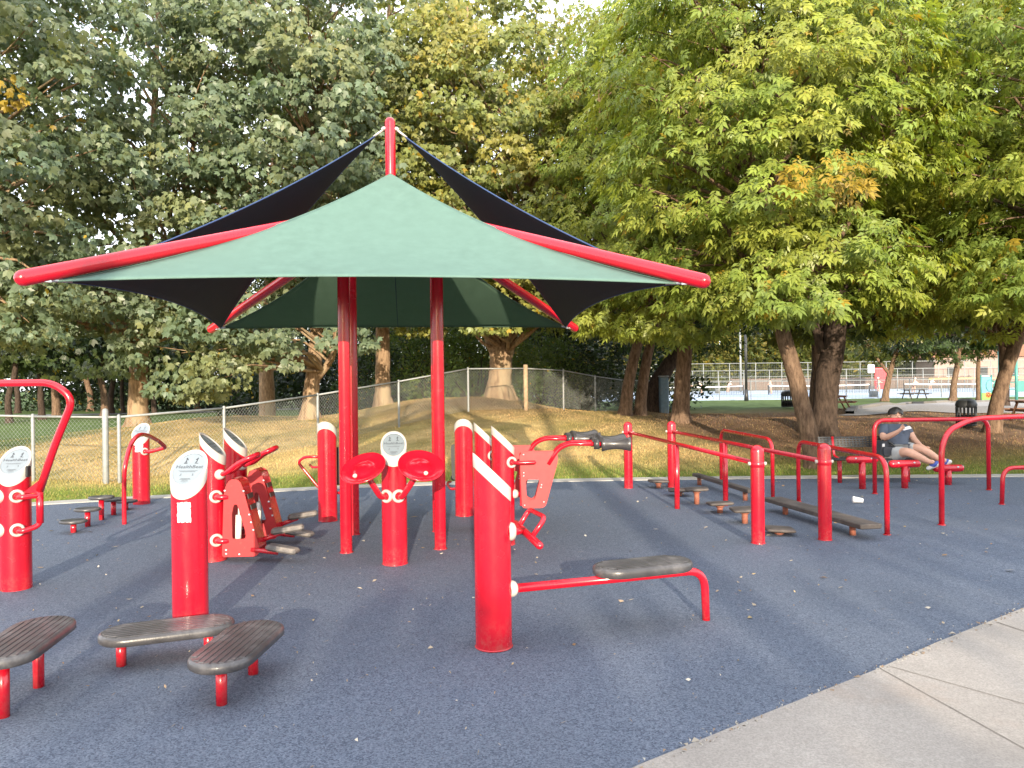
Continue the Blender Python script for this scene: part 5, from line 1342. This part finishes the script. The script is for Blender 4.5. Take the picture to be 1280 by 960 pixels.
picnic('dark picnic table on the grass edge before the courts', 1143, 499, 46, M['dark_wood'], 6)
picnic('brown picnic table beside the broad dark trunk', 1045, 512, 27, M['brown_wood'], 80, .62)
picnic('brown picnic table cut off by the right edge', 1300, 528, 24, M['brown_wood'], 5, .7)
# play area: curved concrete kerb with gravel inside
ring = []
for px, py in ((1062, 517), (1075, 509), (1100, 505), (1135, 503.5), (1180, 501.5), (1240, 500), (1285, 499)): ring.append(px and (px, py))
Dp = [26, 30, 33, 35, 36.5, 37.5, 38]
rp = []
for (px, py), D in zip(ring, Dp): q = onto(px, py+2); rp.append(Vector((q.x, q.y, 0)))
rp = smooth_path(rp, 5); mb = MB(); vs = []
for i, p in enumerate(rp):
    d = (rp[min(i+1, len(rp)-1)]-rp[max(i-1, 0)]).normalized(); nrm = Vector((-d.y, d.x, 0)); z = hz(p.x, p.y)
    for off, h in ((.13, -.3), (.13, .12), (-.13, .12), (-.13, -.3)): vs.append(p+nrm*off+Vector((0, 0, z+h)))
mb.add(vs, [(i*4+k, i*4+k+1, i*4+k+5, i*4+k+4) for i in range(len(rp)-1) for k in range(3)], False)
tag(mb.build('play_area_kerb', M['old_kerb']), 'curved raised concrete kerb round the play gravel', 'kerb', kind='structure')
mb = MB(); fr = []
inner = [p for p in rp]; front = [Vector((9.8, 23.2, 0)), Vector((14, 22.2, 0)), Vector((22, 22, 0))]
vs = []; nn = len(inner)
for i, p in enumerate(inner):
    t = i/(nn-1); q = front[0].lerp(front[1], t*2) if t < .5 else front[1].lerp(front[2], t*2-1)
    for k in range(9):
        w = p.lerp(q, k/8*.97+.015); vs.append((w.x, w.y, hz(w.x, w.y)+.03))
mb.add(vs, [(i*9+k, i*9+k+1, (i+1)*9+k+1, (i+1)*9+k) for i in range(nn-1) for k in range(8)], True)
tag(mb.build('play_gravel', M['gravel']), 'grey gravel of the play area inside the curved kerb', 'gravel', kind='structure')
# teal cabinet post by the sunlit trunk
p = at(830, 520, 24.5); tp = thing('utility_post', 'dull blue square utility post behind the sunlit box elder trunk', 'utility post', (p.x, p.y, hz(p.x, p.y)))
mb = MB(); mb.box((0, 0, .55), (.27, .27, 1.2), bev=.03); mb.build('body', simple('dull_blue_paint', (.09, .15, .20), .6, var=.2, dirt=(.2, .2, .18)), tp); mb = MB(); mb.box((0, 0, 1.17), (.31, .31, .05), bev=.02); mb.build('cap', M['galv'], tp)
# play structures at the right
p = at(1233, 497, 52); pp_ = thing('play_panel', 'blue and green play panel with an orange flower', 'play panel', (p.x, p.y, hz(p.x, p.y)))
mb = MB(); mb.box((0, 0, 1.05), (.78*.9, .08, 1.15), bev=.03); mb.build('panel', M['blue_panel'], pp_)
mb = MB(); mb.box((0, -.03, .26), (.80*.9, .08, .55), bev=.03); mb.build('panel', M['green_panel'], pp_)
mb = MB()
for k in range(6): mb.lathe([(.001, .02), (.09, .02), (.09, 0)], (.08+.11*math.cos(k*1.047), -.075, .40+.11*math.sin(k*1.047)), (0, -1, 0), 10)
mb.lathe([(.001, .03), (.07, .03), (.07, 0)], (.08, -.075, .40), (0, -1, 0), 10); mb.build('flower', M['orange_panel'], pp_)
mb = MB()
for s in (-1, 1): mb.tube([(s*.36, 0, 0), (s*.36, 0, 1.75)], .045, 8)
mb.build('posts', M['teal'], pp_)
p = at(1266, 506, 36); cfm = thing('climbing_frame', 'teal climbing frame with ladder and looped bars at the right edge', 'climbing frame', (p.x, p.y, hz(p.x, p.y)))
for x in (-.62, .18, .95):
    mb = MB(); mb.tube([(x, 0, -.1), (x, 0, 2.5)], .065 if x > -.5 else .05, 10); mb.build('post', M['teal'], cfm)
mb = MB()
for k in range(7): mb.tube([(-.62, 0, .4+k*.32), (.18, 0, .4+k*.32)], .022, 6)
mb.build('ladder', M['teal'], cfm)
mb = MB(); mb.box((.55, 0, .85), (.72, .06, .5), bev=.02); mb.build('panel', M['teal'], cfm)
mb = MB()
for k in range(3): mb.tube([(-1.1+.35*k+.2*math.cos(a*.3927), -.1, .9+.28*math.sin(a*.3927)) for a in range(17)], .022, 6)
mb.build('loops', M['teal'], cfm)
p = at(1107, 484, 118); rb = thing('red_board', 'red board fixed on the wall behind the courts', 'board', (p.x, 119.5, .08))
mb = MB(); mb.box((0, 0, 1.7), (1.9, .25, 3.3), bev=.05); mb.build('board', M['red_faded'], rb); mb = MB(); mb.box((-1.5, .0, 3.2), (1.0, .2, 1.3), bev=.05); mb.build('notice', M['cloth_white'], rb)
bf = thing('board_fence', 'brown board fence beyond the tennis courts', 'fence', (55, 126, .08))
mb = MB()
for k in range(110): mb.box((-19+k*.36, 0, .95), (.34, .05, 1.9+.03*math.sin(k*2.1)))
mb.build('boards', M['fence_wood'], bf)
for k in range(14):
    mb = MB(); mb.box((-19+k*3, -.06, 1.0), (.14, .1, 2.1)); mb.build('post', M['fence_wood'], bf)
yr = thing('padded_barrier', 'long low barrier with a yellow padded top behind the courts', 'barrier', (86, 118, .08))
mb = MB(); mb.tube([(-22, 0, 1.5), (26, 0, 1.5)], .16, 8); mb.build('pad', M['yellow'], yr); mb = MB()
for k in range(17): mb.tube([(-22+k*3, 0, 0), (-22+k*3, 0, 1.4)], .05, 6)
mb.build('stakes', M['galv'], yr)
hs = thing('park_building', 'low pale pink building beyond the courts with dark window openings', 'building', (84, 132, 0))
mb = MB(); mb.box((0, 0, 2.6), (26, 6, 5.2)); mb.build('wall', M['pink_wall'], hs)
mb = MB(); mb.prism([(-14, 5.2), (14, 5.2), (11, 7.2), (-11, 7.2)], -3.6, 3.6, FRONT); mb.build('roof', M['brown_wood'], hs)
for k in range(5):
    mb = MB(); mb.box((-10+k*5, -3.02, 2.8), (1.8, .1, 1.5)); w_ = mb.build('window', M['dark_metal'], hs)
    mb = MB(); mb.box((-10+k*5, -3.05, 2.0), (2.1, .16, .1)); mb.build('sill', M['cloth_white'], w_)
# paper scraps by the bin
for k, (px, py, l) in enumerate(((1186, 534, 'crumpled white paper on the dirt left of the black bin'), (1190, 532.5, 'smaller grey paper scrap beside the crumpled white paper'))):
    p = at(px, py, 20); g = Vector((p.x, p.y, hz(p.x, p.y))); mb = MB(); vs = []
    for j in range(6):
        for i in range(8):
            ph_ = math.pi*j/5; a = i*.785; r_ = (.09-.03*k)*random.uniform(.65, 1.2); vs.append((r_*1.4*math.sin(ph_)*math.cos(a), r_*math.sin(ph_)*math.sin(a), .05+r_*.6*math.cos(ph_)))
    mb.add(vs, [(j*8+i, j*8+(i+1) % 8, (j+1)*8+(i+1) % 8, (j+1)*8+i) for j in range(5) for i in range(8)], False)
    o = mb.build('paper_scrap', M['cup'], None, g); tag(o, l, 'litter')
# small trees by the courts
tree('thin leaning tree with a fork by the wire bin', (at(1106, 497, 54).x, 54), [(0, 0, 0, .26), (.2, 0, 1.2, .21), (.5, 0, 2.4, .19), (.9, 0, 3.8, .15), (1.2, 0, 7, .06)], [((at(1106, 497, 54).x+.6, 54, 6.2), (4.4, 3, 2.9))], 'pinn', .55, [(.12, .14, .03), (.2, .19, .035), (.07, .10, .03)], 60, 55, (.8, 1.4), 'bark', .9, 'small trees by the courts', seg=8,
     extra_limbs=[[(.35, 0, 1.9, .12), (-.5, 0, 3.0, .10), (-1.4, 0, 4.4, .06)]])
tree('pale upright tree on the grass right of the picnic table', (at(1191, 496, 52).x, 52), [(0, 0, 0, .26), (.1, 0, 1.2, .20), (.35, 0, 2.6, .17), (.5, 0, 4.4, .12), (.5, 0, 8, .05)], [((at(1191, 496, 52).x+.4, 52, 6.0), (4.0, 3, 2.9))], 'pinn', .5, ELDER_D, 60, 60, (.8, 1.4), 'bark', .9, 'small trees by the courts', seg=8)
tree('slim pole-straight trunk behind the blue play panel', (at(1223, 496, 54).x, 54), [(0, 0, 0, .16), (0, 0, 2, .14), (.1, 0, 4, .11), (.1, 0, 7, .05)], [((at(1223, 496, 54).x, 54, 6.0), (3.6, 2.6, 2.4))], 'pinn', .5, ELDER_D, 46, 60, (.8, 1.3), 'bark', .9, 'small trees by the courts', seg=8)
# park road on the far lawn
rd = MB(); vs = []
pr = [(-60, 44), (-40, 45.5), (-28, 46.5), (-22, 48), (-17, 52), (-12, 58)]
pr = smooth_path([Vector((x, y, 0)) for x, y in pr], 6)
for i, p in enumerate(pr):
    d = (pr[min(i+1, len(pr)-1)]-pr[max(i-1, 0)]).normalized(); n_ = Vector((-d.y, d.x, 0))
    for o in (-1.4, 1.4): q = p+n_*o; vs.append((q.x, q.y, hz(q.x, q.y)+.03))
rd.add(vs, [(2*i, 2*i+1, 2*i+3, 2*i+2) for i in range(len(pr)-1)], True)
tag(rd.build('park_road', M['asphalt']), 'grey park road crossing the far lawn', 'road', kind='structure')
# ------------------------------------------------------------------ light, sky, camera
SUN_EL, SUN_AZ_X = R(13), .06
sd = Vector((SUN_AZ_X, -1, 0)).normalized()*math.cos(SUN_EL) + Vector((0, 0, math.sin(SUN_EL)))
sl = bpy.data.lights.new('sun', 'SUN'); sl.energy = 2.7; sl.angle = R(.6); sl.color = (1.0, .86, .66)
so = bpy.data.objects.new('sun', sl); COL.objects.link(so); so.rotation_mode = 'QUATERNION'; so.rotation_quaternion = sd.to_track_quat('Z', 'Y'); so.location = (0, 0, 30)
w = bpy.data.worlds.new('World'); scene.world = w; w.use_nodes = True
nt = w.node_tree; bg = nt.nodes['Background']
sk = nt.nodes.new('ShaderNodeTexSky'); sk.sky_type = 'NISHITA'; sk.sun_disc = False; sk.sun_elevation = SUN_EL
sk.sun_rotation = math.atan2(sd.x, sd.y); sk.air_density = 1.0; sk.dust_density = 1.6; sk.ozone_density = 1.0
# thin bright evening haze over the sky
tc = nt.nodes.new('ShaderNodeTexCoord'); nz = nt.nodes.new('ShaderNodeTexNoise'); nz.inputs['Scale'].default_value = 2.2; nz.inputs['Detail'].default_value = 5
nt.links.new(tc.outputs['Generated'], nz.inputs['Vector'])
mr = nt.nodes.new('ShaderNodeMapRange'); mr.inputs[1].default_value = .3; mr.inputs[2].default_value = .7; mr.inputs[3].default_value = .55; mr.inputs[4].default_value = .85
nt.links.new(nz.outputs['Fac'], mr.inputs[0])
nt.links.new(mix(nt, mr.outputs[0], sk.outputs[0], (6.0, 6.15, 6.5)), bg.inputs[0]); bg.inputs[1].default_value = .15
cam = bpy.data.cameras.new('camera'); co = bpy.data.objects.new('camera', cam); COL.objects.link(co)
cam.sensor_width = 36; cam.lens = 36*FOC/1280; cam.clip_end = 2000; cam.clip_start = .05
co.matrix_world = Matrix.Translation((0, 0, EYE)) @ Matrix.Rotation(R(90), 4, 'X') @ Matrix.Rotation(-TH, 4, 'Z')
scene.camera = co
scene.render.engine = 'CYCLES'
vs_ = scene.view_settings; vs_.view_transform = 'Standard'; vs_.look = 'None'; vs_.gamma = 1; vs_.use_curve_mapping = False; vs_.exposure = 1.72
scene.cycles.max_bounces = 7; scene.cycles.diffuse_bounces = 4; scene.cycles.transmission_bounces = 4; scene.cycles.transparent_max_bounces = 6
scene.cycles.use_denoising = True
